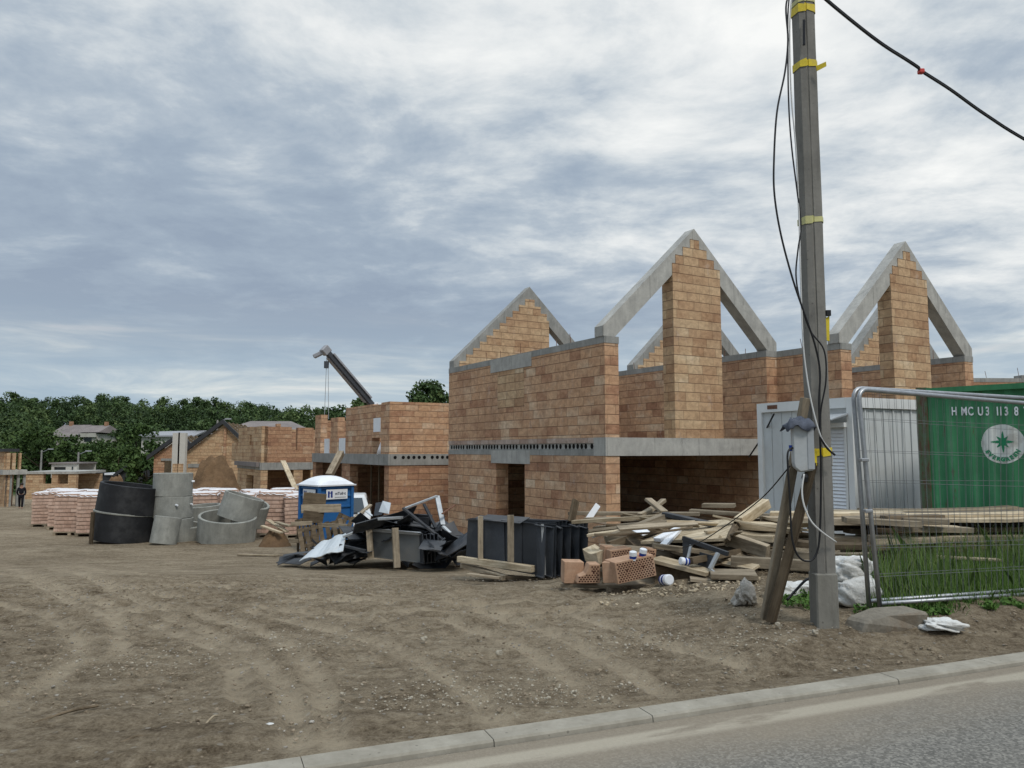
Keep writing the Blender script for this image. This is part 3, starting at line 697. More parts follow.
# two slanting boards against this and the next house
def plank(p1, p2, w, t, mat, label, cat='plank', name='plank', roll=0, group=None, bend=0):
    mb = MB(); p1 = Vector(p1); p2 = Vector(p2); d = (p2 - p1); Ln = d.length
    n = 5 if bend else 1
    o_ = bpy.data.objects
    # built along local x so the grain follows the board
    if bend:
        for k in range(n):
            a, b_ = k / n, (k + 1) / n
            za, zb_ = -bend * math.sin(math.pi * a), -bend * math.sin(math.pi * b_)
            base = len(mb.v)
            mb.v += [(a * Ln, -w / 2, za - t / 2), (a * Ln, w / 2, za - t / 2), (a * Ln, w / 2, za + t / 2), (a * Ln, -w / 2, za + t / 2)]
        mb.v += [(Ln, -w / 2, -t / 2), (Ln, w / 2, -t / 2), (Ln, w / 2, t / 2), (Ln, -w / 2, t / 2)]
        for k in range(n):
            q = k * 4; mb.f += [(q, q + 1, q + 5, q + 4), (q + 1, q + 2, q + 6, q + 5), (q + 2, q + 3, q + 7, q + 6), (q + 3, q, q + 4, q + 7)]
        mb.f += [(0, 3, 2, 1), (4 * n, 4 * n + 1, 4 * n + 2, 4 * n + 3)]
    else: mb.box(0, Ln, -w / 2, w / 2, -t / 2, t / 2)
    o = mb.build(name, mat, None, bevel=min(.004, t * .2), jitter=.0025 if w < .5 else 0)
    dx = d.normalized(); up = Vector((0, 0, 1)) if abs(dx.z) < .97 else Vector((0, 1, 0))
    sy = up.cross(dx).normalized(); sz = dx.cross(sy); m = Matrix((dx, sy, sz)).transposed() @ Matrix.Rotation(roll, 3, 'X')
    o.matrix_world = Matrix.Translation(p1) @ m.to_4x4(); return tag(o, label, cat, group)
C2 = corner(261, 49)
plank(P(283, 461, 47), P(296, 490, 44), .3, .08, M['wood_pale'], 'pale board leaning against the far brick shell left of the toilet')
plank(P(341, 453, 34.5), P(329, 476, 33), .28, .25, M['wood'], 'short ladder like timber leaning on the slab edge above the toilet', 'timber', 'timber')

h = empty('row_house', C2, UA, 'squat brick shell with a dark garage opening, beyond the block pallets', 'house', 'unfinished brick row houses further back')
C = C2; sv = lambda px: along(C, V, px); su = lambda px: along(C, U, px)
zt = .80; zb = .33; e = sv(238); g0 = -3; e2 = su(313)
w = MB(); w.box(0, su(268), 0, .4, g0, zb); w.box(su(294), su(303), 0, .4, g0, zb); w.box(su(311), e2 + 3, 0, .4, g0, zb); w.build('front_wall', M['brick_far'], h)
w = MB(); w.box(0, .4, .402, sv(254), g0, zb); w.box(0, .4, sv(247), e, g0, zb); w.box(0, .4, sv(254), sv(247), zb - .4, zb); w.build('side_wall', M['brick_far'], h)
MB().box(0.5, e2 + 3, 5, 5.4, g0, 2.9).build('inner_wall', M['brick_red'], h)
MB().box(-.05, e2 + 3, -.04, e, zb + .003, zt).build('floor_slab', M['conc'], h)
MB().box(-.25, -.052, .2, e, zb + .2, zt + .02).build('gutter', M['roof_grey'], h)
w = MB(); w.box(su(264), su(291), 0, .4, zt + .002, zat(427, C.y + 1)); w.box(su(297), e2, 0, .4, zt + .002, zat(428, C.y + 2)); w.box(su(291), su(297), 0, .4, zt + .002, zt + .8)
w.box(su(276), su(280), 0, .4, zat(427, C.y + 1), zat(424, C.y + 1)); w.build_each('upper_wall', M['brick_red'], h)
w = MB(); z427 = zat(427, C.y + 2); w.box(0, .4, .0, sv(251), zt + .002, z427); w.box(0, .4, sv(249), e, zt + .002, z427 + .05); w.box(0, .4, sv(251), sv(249), zt + .002, z427 - 1.2); w.box(0, .4, sv(251), sv(249), z427 - .5, z427)
w.box(0, .38, e, e + 2.5, zt + .002, z427 - 1.0); w.box(.5, 9, e - .4, e, zt, z427); w.build_each('upper_side_wall', M['brick_far'], h)
# shed roof glimpsed behind
h = empty('far_house', corner(270, 95), R(10), 'grey hip roofed house glimpsed over the far brick shell', 'house')
MB().box(-6, 5, 0, 8, -5, 3.5).build('wall', M['plaster'], h); MB().add([(-7, -1, 3.5), (6, -1, 3.5), (6, 9, 3.5), (-7, 9, 3.5), (-3, 4, 5.3), (2, 4, 5.3)], [(0, 1, 5, 4), (1, 2, 5), (2, 3, 4, 5), (3, 0, 4), (0, 3, 2, 1)]).build('roof', M['roof_grey'], h)

# gabled shells with dark roof trims
def gable_house(px0, px1, pk, ytop, yeave0, yeave1, Yd, label, mat, depth=9, rot=0, trim=True, base=-4.2, cut=0):
    a = corner(px0, Yd); b_ = corner(px1, Yd); w_ = b_.x - a.x; k = corner(pk, Yd).x - a.x
    h = empty('gabled_shell', a, rot, label, 'house', 'gabled brick shells in the distance')
    z0, z1, zp = zat(yeave0, Yd), zat(yeave1, Yd), zat(ytop, Yd)
    MB().prism([(0, 0, base), (w_, 0, base), (w_, 0, z1), (k, 0, zp), (0, 0, z0)], (0, .4, 0)).build('gable_wall', mat, h)
    MB().box(0, .4, .4, depth, base, z0).box(w_ - .4, w_, .4, depth, base, z1).build('side_wall', mat, h)
    t = MB(); 
    for (xa, za, xb, zb2) in ((-.5, z0 - .35, k, zp + .1), (k, zp + .1, w_ + .4, z1 - .25)):
        t.prism([(xa, -.35, za), (xb, -.35, zb2), (xb, -.35, zb2 + .38), (xa, -.35, za + .38)], (0, .3, 0))
    if trim: t.build_each('roof_trim', M['roof_dark'], h)
    r_ = MB()
    for (xa, za, xb, zb2) in ((-.5, z0 - .3, k - .01, zp + .12), (k + .01, zp + .12, w_ + .4, z1 - .2)):
        n = 6
        for q in range(n):
            yy = .1 + (depth) * q / n
            r_.prism([(xa, yy, za), (xb, yy, zb2), (xb, yy, zb2 + .2), (xa, yy, za + .2)], (0, .18, 0))
    r_.build('rafter', M['wood_dark'], h)
    return h, a, w_, k
gh, a, w_, k = gable_house(187, 236, 221, 425, 452, 440, 62, 'brick gable with black roof edging behind the dirt mound', M['brick_far'], 10, R(8))
MB().box(k + .02 * w_, k + .07 * w_, -.14, .002, -4, 3.4).build('downpipe', M['brick_red'], gh)
MB().box(.1, 1.9, -.05, .001, .2, .5).build('lintel', M['conc'], gh)
MB().box(w_ * .3, w_ * 1.35, -.6, -.1, -4, zat(448, 62) * 1).build('stair_wall', M['brick_far'], gh) if False else None
gh, a, w_, k = gable_house(154, 186, 178, 438, 456, 446, 66, 'narrow brick gable with a brown door left of the black edged gable', M['brick_red'], 10, R(8))
MB().box(.9, 2.7, -.08, .003, -4.2, zat(461, 66)).build('door', M['wood_dark'], gh); MB().box(.6, 3.0, -.1, .002, zat(461, 66) + .02, zat(458.5, 66)).build('lintel', M['conc'], gh)
for i, (px, lab) in enumerate(((174.8, 'left of the two tall white formwork posts before the narrow gable'), (180.5, 'right of the two tall white formwork posts before the narrow gable'))):
    p = GY(px, 60); o = MB().box(-.28, .28, -.2, .2, 0, zat(433, 60) - p.z).build('column', M['plaster']); tag(place(o, p), lab, 'column', 'tall white posts before the gabled shells')
    MB().box(-.2, .2, -.22, -.201, .3, 3.2).build('brick_facing', M['brick_far'], o)
gh, a, w_, k = gable_house(120, 153, 142, 459, 474, 470, 88, 'small dark barn below the wooded hillside', M['roof_dark'], 10, R(5), base=-5)
MB().box(w_ * .35, w_ * .42, -.05, .001, -3.4, -2.4).box(w_ * .5, w_ * .57, -.05, .001, -3.4, -2.4).build_each('window', M['plaster'], gh)
# long low dark wall and shed
o = MB().box(0, 10.5, 0, .4, -5, zat(474, 92)).box(0, 10.6, -.2, .6, zat(474, 92), zat(472.5, 92)).build('boundary_wall', M['roof_dark']); place(o, corner(79, 92)); tag(o, 'long dark boundary wall at the foot of the wooded hill', 'wall')
h = empty('shed', corner(107, 90), 0, 'little shed with a bright flat roof by the dark boundary wall', 'shed'); MB().box(0, .95, 0, 2, -5, zat(475, 90)).build('wall', M['roof_dark'], h); MB().box(-.1, 1.1, -.2, 2.2, zat(475, 90) + .003, zat(473, 90)).build('roof', M['white_pl'], h)
# left edge house
Cl = corner(6, 57)
h = empty('row_house', Cl, R(50), 'brick shell with concrete posts at the left edge, beside the walking person', 'house', 'unfinished brick row houses further back')
zl = zat(470, 57); zg = -3.4
d2 = Vector((math.cos(R(50)), math.sin(R(50)), 0)); sl_ = lambda px: along(Cl, d2, px)
MB().box(-0.0, .35, 0, 8, zg, zl - .35).build('side_wall', M['brick_far'], h)
for px in (6.6, 11, 18.5, 24.5): s_ = sl_(px); MB().box(s_, s_ + .16, 0, .2, zg, zl - .35).build('column', M['conc'], h)
MB().box(0, sl_(26.5), 2.5, 2.8, zg, zl - .4).build('inner_wall', M['brick_red'], h)
MB().box(-.2, sl_(27), -.2, 8, zl - .345, zl).build('floor_slab', M['conc_light'], h)
w = MB()
for a_, b_ in ((7, 10.5), (12.5, 16), (19.5, 21.5)): w.box(sl_(a_), sl_(b_), 0, .35, zl + .002, zat(453, 58))
w.box(-.0, .35, .36, 8, zl + .002, zat(451, 57)); w.box(0, sl_(21.5), 3, 3.3, zl + .002, zat(454, 58)); w.build_each('upper_wall', M['brick_far'], h)
MB().box(-.1, sl_(20), .2, 3, zat(452, 58) + .02, zat(450, 58) + .1).build('roof_deck', M['roof_dark'], h)
# low brick building with white upper box
Cm = corner(27, 76)
h = empty('low_building', Cm, R(3), 'low brick building with two window holes under the hill', 'house')
z1 = zat(474, 76); X_ = lambda px: corner(px, 76).x - Cm.x
w = MB(); w.box(0, X_(44), 0, .4, -5, z1); w.box(X_(44), X_(52), 0, .4, -5, zat(484, 76)); w.box(X_(52), X_(58), 0, .4, -5, z1); w.box(X_(58), X_(68), 0, .4, -5, zat(484, 76)); w.box(X_(68), X_(76), 0, .4, -5, z1); w.box(0, X_(76), 5, 5.4, -5, z1 - .1)
w.build_each('wall', M['brick_far'], h); MB().box(-.1, X_(76.5), -.1, 6, z1 + .002, zat(471.5, 76)).build('roof_slab', M['conc_light'], h)
h = empty('white_block', corner(52, 82), R(2), 'white two window block rising behind the low brick building', 'house')
X_ = lambda px: corner(px, 82).x - corner(52, 82).x; za = zat(478, 82); zb_ = zat(464, 82)
w = MB(); w.box(0, X_(77), .4, 4, -5, za); w.box(0, X_(54.5), 0, .4, za, zb_); w.box(X_(66), X_(77), 0, .4, za, zb_); w.box(X_(54.5), X_(66), 0, .4, zat(467, 82), zb_); w.box(X_(54.5), X_(66), 0, .4, za, zat(471.5, 82)); w.box(0, X_(77), 3.9, 4, za, zb_)
w.build_each('wall', M['plaster'], h); MB().box(X_(54.5), X_(66), .2, .3, zat(471.5, 82), zat(467, 82)).build_each('window', M['glass'], h); MB().box(-.2, X_(77.5), -.2, 4.2, zb_ + .002, zb_ + .15).build('roof', M['roof_grey'], h)
MB().box(X_(72), X_(73.5), -.03, .001, za + .5, za + 1.2).build_each('window', M['glass'], h)
# hillside house
hb = corner(49, 215)
h = empty('hillside_house', hb, R(-12), 'old grey roofed house among the trees on the hillside', 'house')
z0, z1 = zat(434, 215), zat(424.5, 215); gzb = zat(445, 215)
MB().box(0, 15.3, 0, 9, gzb - 8, z0).build('wall', M['plaster'], h)
MB().add([(-.8, -.8, z0 - .8), (9.5, -.8, z0 - .8), (9.5, 9.8, z0), (-.8, 9.8, z0), (.4, 4.5, z1), (9.5, 4.5, z1)], [(0, 1, 5, 4), (1, 2, 5), (2, 3, 4, 5), (3, 0, 4), (0, 3, 2, 1)]).build('roof', M['roof_grey'], h)
MB().add([(9.52, -.6, z0 + .4), (16.2, -.6, z0 + .4), (16.2, 9.6, z0), (9.52, 9.6, z0), (9.52, 4.5, z1 - .2), (15.6, 4.5, z1 - .2)], [(0, 1, 5, 4), (1, 2, 5), (2, 3, 4, 5), (3, 0, 4), (0, 3, 2, 1)]).build('roof', M['roof_grey'], h)
MB().box(2.5, 3.3, 4, 4.8, z1 - .5, z1 + 1.0).build('chimney', M['brick_red'], h); MB().box(14, 14.8, 4, 4.8, z1 - .8, z1 + .8).build('chimney', M['brick_red'], h)
MB().box(11.2, 13.6, -.06, .002, z0 - 2.2, z0 - .6).build_each('window', M['glass'], h); MB().box(.6, 1.6, -.06, .002, z0 - 2.4, z0 - 1.2).build_each('window', M['glass'], h)
MB().box(10.2, 15.2, -.5, -.06, z0 - .9, z0 + .2).build('gable_front', M['plaster'], h)
h = empty('long_low_house', corner(141, 150), R(4), 'long low pale roofed building between the hill trees and the gables', 'house')
zb_ = zat(437, 150); MB().box(0, 9.8, 0, 6, zb_ - 7, zb_).build('wall', M['plaster'], h); MB().prism([(-.5, -.6, zb_), (10.3, -.6, zb_), (10.3, 6.5, zb_ + 1.2), (-.5, 6.5, zb_ + .9)], (0, 0, .3)).build('roof', M['crane_g'], h)

# ------------------------------------------------------------------ vegetation
def leaf_mesh(name, clumps, mat, parent=None, seed=1):
    """clumps: list of (centre, radius, count, leafsize, tint)"""
    r = np.random.default_rng(seed); VS = []; TI = []
    for (c, rad, n, ls, ti) in clumps:
        d = r.normal(size=(n, 3)); d /= np.linalg.norm(d, axis=1)[:, None]
        rr = (r.random(n) ** .45)[:, None]; p = np.array(c) + d * rr * np.array(rad)
        a = r.normal(size=(n, 3)); a /= np.linalg.norm(a, axis=1)[:, None]; bb = np.cross(a, r.normal(size=(n, 3))); bb /= np.linalg.norm(bb, axis=1)[:, None]
        s = ls * (.5 + r.random(n))[:, None]
        q = np.stack([p - a * s, p + bb * s * .5, p + a * s, p - bb * s * .55], 1); VS.append(q)
        t = np.clip(ti + r.normal(size=n) * .08 , 0, 1); TI.append(np.repeat(t, 4))
    v = np.concatenate(VS).reshape(-1, 3); nq = len(v) // 4; me = bpy.data.meshes.new(name)
    me.vertices.add(len(v)); me.vertices.foreach_set('co', v.ravel()); me.loops.add(len(v)); me.loops.foreach_set('vertex_index', np.arange(len(v), dtype=np.int32))
    me.polygons.add(nq); me.polygons.foreach_set('loop_start', np.arange(0, len(v), 4, dtype=np.int32)); me.update(calc_edges=True)
    at = me.attributes.new('tint', 'FLOAT', 'POINT'); at.data.foreach_set('value', np.concatenate(TI).astype(np.float32)); me.materials.append(mat)
    o = bpy.data.objects.new(name, me); COL.objects.link(o); o.parent = parent; return o
def crown_clumps(c, R_, H_, n, per, ls, rnd, tint=.5):
    out = []
    for _ in range(n):
        a = rnd.uniform(0, 6.283); zz = rnd.uniform(-.85, 1); rr = math.sqrt(max(.05, 1 - zz * zz)) * rnd.uniform(.45, .95)
        k = rnd.uniform(.20, .36)
        out.append(((c[0] + math.cos(a) * rr * R_, c[1] + math.sin(a) * rr * R_, c[2] + zz * H_), (R_ * k, R_ * k, R_ * k * .8), per, ls, min(.95, max(.05, tint + rnd.gauss(0, .16)))))
    return out
def make_tree(loc, H, Rc, label, group=None, seed=1, n=34, per=90, ls=.22, name='tree', dens=1, mat='leaf'):
    rnd = random.Random(seed); t = empty(name, loc, rnd.uniform(0, 6), label, 'tree', group)
    tr = MB(); hb_ = H * .35; tr.tube([(0, 0, -1), (.1, 0, hb_), (.05, .1, H * .8)], .2, 8, radii=[H * .035, H * .022, H * .006])
    for k in range(7):
        a = k * 2.4; z0_ = hb_ * (.7 + .12 * k); tr.tube([(0.05, 0, z0_), (math.cos(a) * Rc * .4, math.sin(a) * Rc * .4, z0_ + H * .13), (math.cos(a) * Rc * .7, math.sin(a) * Rc * .7, z0_ + H * .22)], .1, 6, radii=[H * .013, H * .008, H * .003])
    tr.build('trunk', M['bush_stem'], t)
    leaf_mesh('crown', crown_clumps((0, 0, H * .62), Rc, H * .38, n, per, ls, rnd), M[mat], t, seed)
    return t
# wood on the hill: one mass
rnd = random.Random(11); cl = []
nw = 0
while nw < 760:
    Yd = rnd.uniform(108, 350); x = rnd.uniform(-.86, .42) * Yd
    pxx = 512 + x / Yd * F
    if 135 < pxx < 170 and Yd < 152 and False: continue
    if 42 < pxx < 112 and 172 < Yd < 226: continue
    if 134 < pxx < 200 and 128 < Yd < 160: continue
    z = gz(x, Yd); s = rnd.uniform(2.8, 7.0); Hh = min(7.5, s * rnd.uniform(.8, 1.5)); ti = rnd.gauss(.44, .17)
    if 40 < pxx < 112 and Yd < 215 and z + 2 * Hh > zat(441, Yd): Hh = max(1.2, (zat(441, Yd) - z) / 2); s = min(s, Hh * 1.1 + .6)
    if 130 < pxx < 200 and Yd < 150 and z + 2 * Hh > zat(441, Yd): continue
    near_ = Yd < 150
    if near_: s *= .7; Hh *= .6; ti += .08
    vis = -40 < pxx < 520
    per = 52 if vis else 9
    nn = 20 if vis else 9
    cl += crown_clumps((x, Yd, z + Hh * .85), s, Hh, nn, per, .36 if vis else 1.0, rnd, ti); nw += 1
o = leaf_mesh('wood', cl, M['leaf'], None, 5); tag(o, 'dense dark green wood covering the hill on the left', 'wood', kind='stuff')
# ridge trees one can tell apart
proto = None; ridge = [(8, 300, 15), (34, 312, 13), (58, 290, 12.5), (78, 300, 13.5), (103, 300, 14.5), (120, 295, 14), (140, 290, 12), (161, 280, 14.5), (183, 285, 14), (197, 275, 15), (212, 280, 15), (226, 280, 13.5), (246, 270, 14), (262, 275, 13), (290, 270, 12), (313, 250, 13), (20, 330, 14), (90, 330, 12)]
protos = []
for i, (px, Yd, H) in enumerate(ridge):
    p = GY(px, Yd); lab = 'leafy round crowned tree on the skyline of the wooded hill'; grp = 'trees along the skyline'
    if i < 4:
        t = make_tree(p, 13, 5.2, lab, grp, 30 + i, 44, 90, .34, 'hill_tree'); protos.append(t)
    else:
        t = copy_tree(protos[i % 4]); t.location = p
    t.rotation_euler = (0, 0, rnd.uniform(0, 6)); t.scale = (H / 13 * rnd.uniform(.85, 1.1),) * 2 + (H / 13,)
# trees close behind the houses
make_tree(GY(429, 62), zat(385, 62) - GY(429, 62).z, 2.2, 'bushy tree top showing over the wide brick shell left of the main house', None, 71, 130, 110, .15, 'tree', mat='leaf')
make_tree(GY(361, 70), zat(399.5, 70) - GY(361, 70).z, 1.5, 'small round tree top left of the crane cab head', None, 72, 80, 80, .16, 'tree', mat='leaf')
for i, (px, Yd, H, Rr, lab) in enumerate(((146, 84, 4.3, 2.6, 'light green bush beside the small dark barn'), (118, 100, 6, 3.5, 'rounded bush above the dark boundary wall'), (90, 104, 6.5, 4, 'wide bush directly behind the dark boundary wall'), (135, 108, 9, 4, 'tall bush right above the small dark barn'), (60, 100, 8, 4, 'bush behind the white two window block'), (38, 98, 8, 4, 'bush left of the white two window block'))):
    make_tree(GY(px, Yd), H, Rr, lab, None, 80 + i, 34, 70, .24, 'bush', mat='leaf_mid')
# power poles on the hill foot
for px, yt, Yd, lab in ((39.5, 450, 95, 'thin grey lamp pole before the wooded hill, left one'), (76.5, 452, 86, 'thin lamp pole right of the white block'), (215, 420, 80, 'short pole rising behind the black edged gable')):
    b_ = GY(px, Yd); t = empty('street_pole', b_, 0, lab, 'pole'); Hh = zat(yt, Yd) - b_.z
    MB().tube([(0, 0, 0), (0, 0, Hh)], .12, 8, radii=[.16, .09]).build('post', M['conc'], t); MB().tube([(0, 0, Hh - .3), (.9, 0, Hh + .1)], .04, 6).build('arm', M['galv'], t); MB().box(.8, 1.4, -.12, .12, Hh + .05, Hh + .18).build('lamp_head', M['grey_pl'], t)

# ------------------------------------------------------------------ crane
cb = Vector(P(372, 405, 46)); tip = Vector(P(327, 352, 44)); 
ct = empty('mobile_crane', GY(383, 47), 0, 'crane with a dark telescopic boom raised over the far brick shells', 'crane'); inv = lambda p: Vector(p) - Vector(ct.location)
d = (tip - cb).normalized(); nrm = Vector((0, 1, 0)).cross(d).normalized(); c0_ = cb - d * 1.6
MB().beam(inv(cb - d * .2), inv(tip), .30, .34).build('boom', M['crane_d'], ct, bevel=.05)
MB().beam(inv(cb + d * .4 + nrm * .20), inv(tip - d * .3 + nrm * .19), .3, .10).build('boom_rail', M['crane_g'], ct)
MB().beam(inv(cb + d * .4 - nrm * .20), inv(tip - d * .3 - nrm * .19), .3, .08).build('boom_rail', M['crane_g'], ct)
MB().beam(inv(c0_ - d * 3), inv(cb + d * .0), .5, .62).build('boom_base', M['crane_w'], ct, bevel=.06)
MB().beam(inv(tip - d * .1), inv(tip + d * .35), .4, .5).beam(inv(tip + d * .1), inv(tip + d * .1 + Vector((-.7, 0, -.35))), .25, .25).build('boom_head', M['crane_g'], ct, bevel=.04)
hk = Vector(P(326.5, 363, 44)); gnd = Vector(P(326.5, 419, 44))
cbk = MB(); cbk.tube([inv(tip), inv(hk)], .02, 5); cbk.tube([inv(hk), inv(gnd) + Vector((-.12, 0, 0))], .018, 5); cbk.tube([inv(hk) + Vector((.1, 0, 0)), inv(gnd) + Vector((.12, 0, 0))], .018, 5); cbk.build('hoist_rope', M['grey_pl'], ct)
MB().box(-.12, .12, -.1, .1, -.3, .1).build('hook', M['crane_d'], ct).location = inv(hk)
MB().box(-1.2, 5.5, -1.2, 1.2, .5, 1.3).build('chassis', M['crane_w'], ct, bevel=.05); MB().box(-1.0, .9, -1.1, 1.1, 1.32, 2.7).build('cab', M['crane_w'], ct, bevel=.12); MB().box(1.2, 3.0, -.6, .6, 1.32, 2.4).build('turret', M['crane_d'], ct, bevel=.05)
for x_ in (-.3, 1.6, 3.2, 4.6):
    for y_ in (-1.15, 1.15): MB().lathe([(.1, -.16), (.5, -.16), (.5, .16), (.1, .16)], 16).build('wheel', M['tyre'], ct, loc=(x_, y_, .5), rot=(math.pi / 2, 0, 0))

# ------------------------------------------------------------------ dirt mounds
def mound(px0, px1, ytop, Yd, label, seed, nm='dirt_mound'):
    a = GY(px0, Yd); b_ = GY(px1, Yd); c = (a + b_) / 2; rx = (b_.x - a.x) / 2; hh_ = zat(ytop, Yd) - c.z
    n = 36; mb = MB(); r = np.random.default_rng(seed); xs_ = np.linspace(-1.15, 1.15, n); gx, gy = np.meshgrid(xs_, xs_)
    q = np.hypot(gx, gy); zz = hh_ * np.clip(1 - q ** 1.7, 0, 1) ** 1.05 + (vnoise(gx + 9, gy + 9, 3, seed) * .8 + vnoise(gx + 9, gy + 9, 9, seed + 1) * .5) * hh_ * .45 * np.clip(1.15 - q, 0, 1)
    zz = np.where(q > 1.08, -.3, zz)
    mb.v = [(x * rx, y * rx, z) for x, y, z in zip(gx.ravel(), gy.ravel(), zz.ravel())]
    mb.f = [(j * n + i, j * n + i + 1, (j + 1) * n + i + 1, (j + 1) * n + i) for j in range(n - 1) for i in range(n - 1)]
    o = mb.build(nm, M['mound'], None, True); place(o, c - Vector((0, 0, .05))); return tag(o, label, 'mound')
M['mound'] = simple('loose_earth', (.155, .098, .055), .95, 0, .4, 2.2, .05, ((.09, .06, .04), .5), .08)
mound(172, 254, 461, 40, 'steep brown heap of earth behind the block pallets', 4)
mound(98, 132, 475, 58, 'low pale heap of earth behind the black concrete rings', 6)

# ------------------------------------------------------------------ pallets of blocks
def block_pallet():
    t = empty('block_pallet', (0, 0, 0), 0)
    d_ = MB()
    for y_ in (-.5, -.25, 0, .25, .5): d_.box(-.6, .6, y_ - .05, y_ + .05, .10, .125)
    for x_ in (-.52, 0, .52): d_.box(x_ - .05, x_ + .05, -.55, .55, .0, .098)
    d_.build('pallet', M['wood'], t)
    r = random.Random(3); b_ = MB()
    for k in range(10):
        j = r.uniform(-.012, .012); b_.box(-.56 + j, .56 + j, -.48 + j, .48 + j, .128 + k * .125, .128 + (k + 1) * .125 - .012)
    b_.build('blocks', M['pallet_brick'], t)
    n = 13; c = MB(); g_ = np.linspace(-1, 1, n); r2 = np.random.default_rng(2)
    for j in range(n):
        for i in range(n):
            x, y = g_[i] * .585, g_[j] * .505; ed = max(abs(g_[i]), abs(g_[j])); z = 1.385 + r2.random() * .05 * (1 - ed) - (.05 + .07 * r2.random() if ed > .97 else 0)
            c.v.append((x, y, z))
    c.f = [(j * n + i, j * n + i + 1, (j + 1) * n + i + 1, (j + 1) * n + i) for j in range(n - 1) for i in range(n - 1)]
    c.build('top_sheet', M['white_wrap'], t, True)
    return t
PP = [(50, 35.0, 12), (67, 33.2, 10), (60, 39, 5), (76, 30.0, 6), (97, 29.4, 10), (88, 35, 8), (109, 32, 0), (203, 31.5, 14), (222, 34, 24), (239, 31.0, 16), (254, 36, 28), (262, 32.5, 18), (274, 29.2, 18), (296, 34.5, 24), (283, 38, 15), (209, 38, 10), (186, 35, 8), (301, 29.0, 20)]
LB = ['leftmost pallet of pink clay blocks behind the black rings', 'block pallet second from the left, white topped', 'block pallet in the rear row at the far left', 'big faced pallet of blocks in front at the left', 'pallet of blocks touching the black concrete rings', 'pallet behind the two front left block pallets', 'pallet hidden mostly by the black concrete rings', 'block pallet right beside the tall grey ring stack', 'wrapped pallet just above the tilted leaning ring', 'white topped pallet behind the leaning ring, front row', 'rear row pallet above the grey rings', 'tall wrapped pallet with purple shaded side, right of the rings', 'tall front pallet standing right of the open rings', 'rear pallet next to the toilet', 'rearmost pallet below the far garage opening', 'pallet at the foot of the brown earth heap', 'pallet behind the tall grey ring stack', 'lone block pallet half hidden by the blue toilet']
pr = None
for (px, Yd, a_), lb in zip(PP, LB):
    t = block_pallet() if pr is None else copy_tree(pr)
    if pr is None: pr = t
    t.location = GY(px, Yd, .01); t.rotation_euler = (0, R(random.uniform(-1.5, 1.5)), R(a_)); tag(t, lb, 'block pallet', 'pallets of clay blocks'); s_ = random.uniform(.97, 1.06); t.scale = (s_ * 1.04, s_ * 1.04, random.uniform(1.10, 1.22))

# ------------------------------------------------------------------ concrete rings
def ring(px, py, Yd, r, h_, rot, mat, label, t_=.09, group='concrete well rings', name='concrete_ring', lugs=True):
    o = MB().lathe([(r, 0), (r, h_ - .015), (r - .015, h_), (r - t_ + .01, h_), (r - t_, h_ - .01), (r - t_, 0)], 44, close=True).build(name, mat, None, True)
    o.data.set_sharp_from_angle(angle=R(35))
    p = P(px, py, Yd) if py else GY(px, Yd); o.location = p; o.rotation_euler = rot
    return tag(o, label, 'concrete ring', group)
RB = R(4)
b0 = GY(121.5, 26.6); b0.z += .06
Rm = Euler((R(-2), R(6.5), 0)).to_matrix()
r1 = ring(0, 500, 26, 1.0, .93, Rm.to_euler(), M['black_paint'], 'lower black tarred concrete ring under its twin'); r1.location = b0
r2 = ring(0, 500, 26, 1.0, .93, (Euler((R(-1.5), R(8), 0))), M['black_paint'], 'upper black tarred concrete ring, tilted'); r2.location = b0 + Rm @ Vector((.03, 0, .96))
MB().lathe([(1.0, .90), (1.018, .915), (1.018, .955), (1.0, .965)], 44).build('seam', M['conc_ring'], r1)
cc_ = GY(171.5, 26.9)
for k, (hh, dz, dx, lab) in enumerate(((.8, 0, .04, 'bottom grey ring of the tall stack of three'), (.72, .82, 0, 'middle grey ring of the tall stack of three'), (.78, 1.56, -.02, 'top grey ring of the tall stack of three'))):
    rr_ = ring(0, 500, 26, .64, hh, Euler((0, R(.4), k)), M['conc_ring'], lab); rr_.location = cc_ + Vector((dx, 0, dz))
    MB().tube([(.3, -.573, hh * .62), (.3, -.66, hh * .62)], .035, 8).tube([(-.28, -.585, hh * .62), (-.28, -.68, hh * .62)], .035, 8).build('lug_hole', M['white_pl'], rr_)
x_ = ring(0, 500, 26, .42, .88, Euler((R(-6), R(8), .3)), M['conc_ring'], 'squat grey ring leaning before the tall stack'); x_.location = GY(163, 25.6, .02)
x_ = ring(0, 500, 26, .55, .55, Euler((R(8), R(3), 0)), M['conc_ring'], 'low grey ring lying just right of the tall stack'); x_.location = GY(186, 27.3)
x_ = ring(0, 500, 26, .95, .80, Euler((R(9), R(6), 0)), M['conc_light'] if False else M['conc_ring'], 'wide grey ring tipped towards the viewer on the dirt'); x_.location = GY(226, 26.6, .1)
x_ = ring(0, 500, 26, .68, .85, Euler((R(-4), R(17), 0)), M['conc_ring'], 'grey ring leaning inside the wide tipped ring'); x_.location = GY(236, 26.9, .75)
x_ = ring(0, 500, 26, .62, .9, Euler((R(4), R(-3), 0)), M['conc_ring'], 'grey ring standing behind the wide tipped ring'); x_.location = GY(205, 29.2, .25)
x_ = ring(0, 500, 26, .58, .75, Euler((R(10), R(18), 0)), M['conc_ring'], 'grey ring slumped at the right end of the ring group'); x_.location = GY(247, 27.4, .6)
plank(GY(91, 25.6, .02), GY(91.5, 25.6, 1.05), .1, .1, M['wood_dark'], 'dark short post standing before the black rings', 'post', 'post')

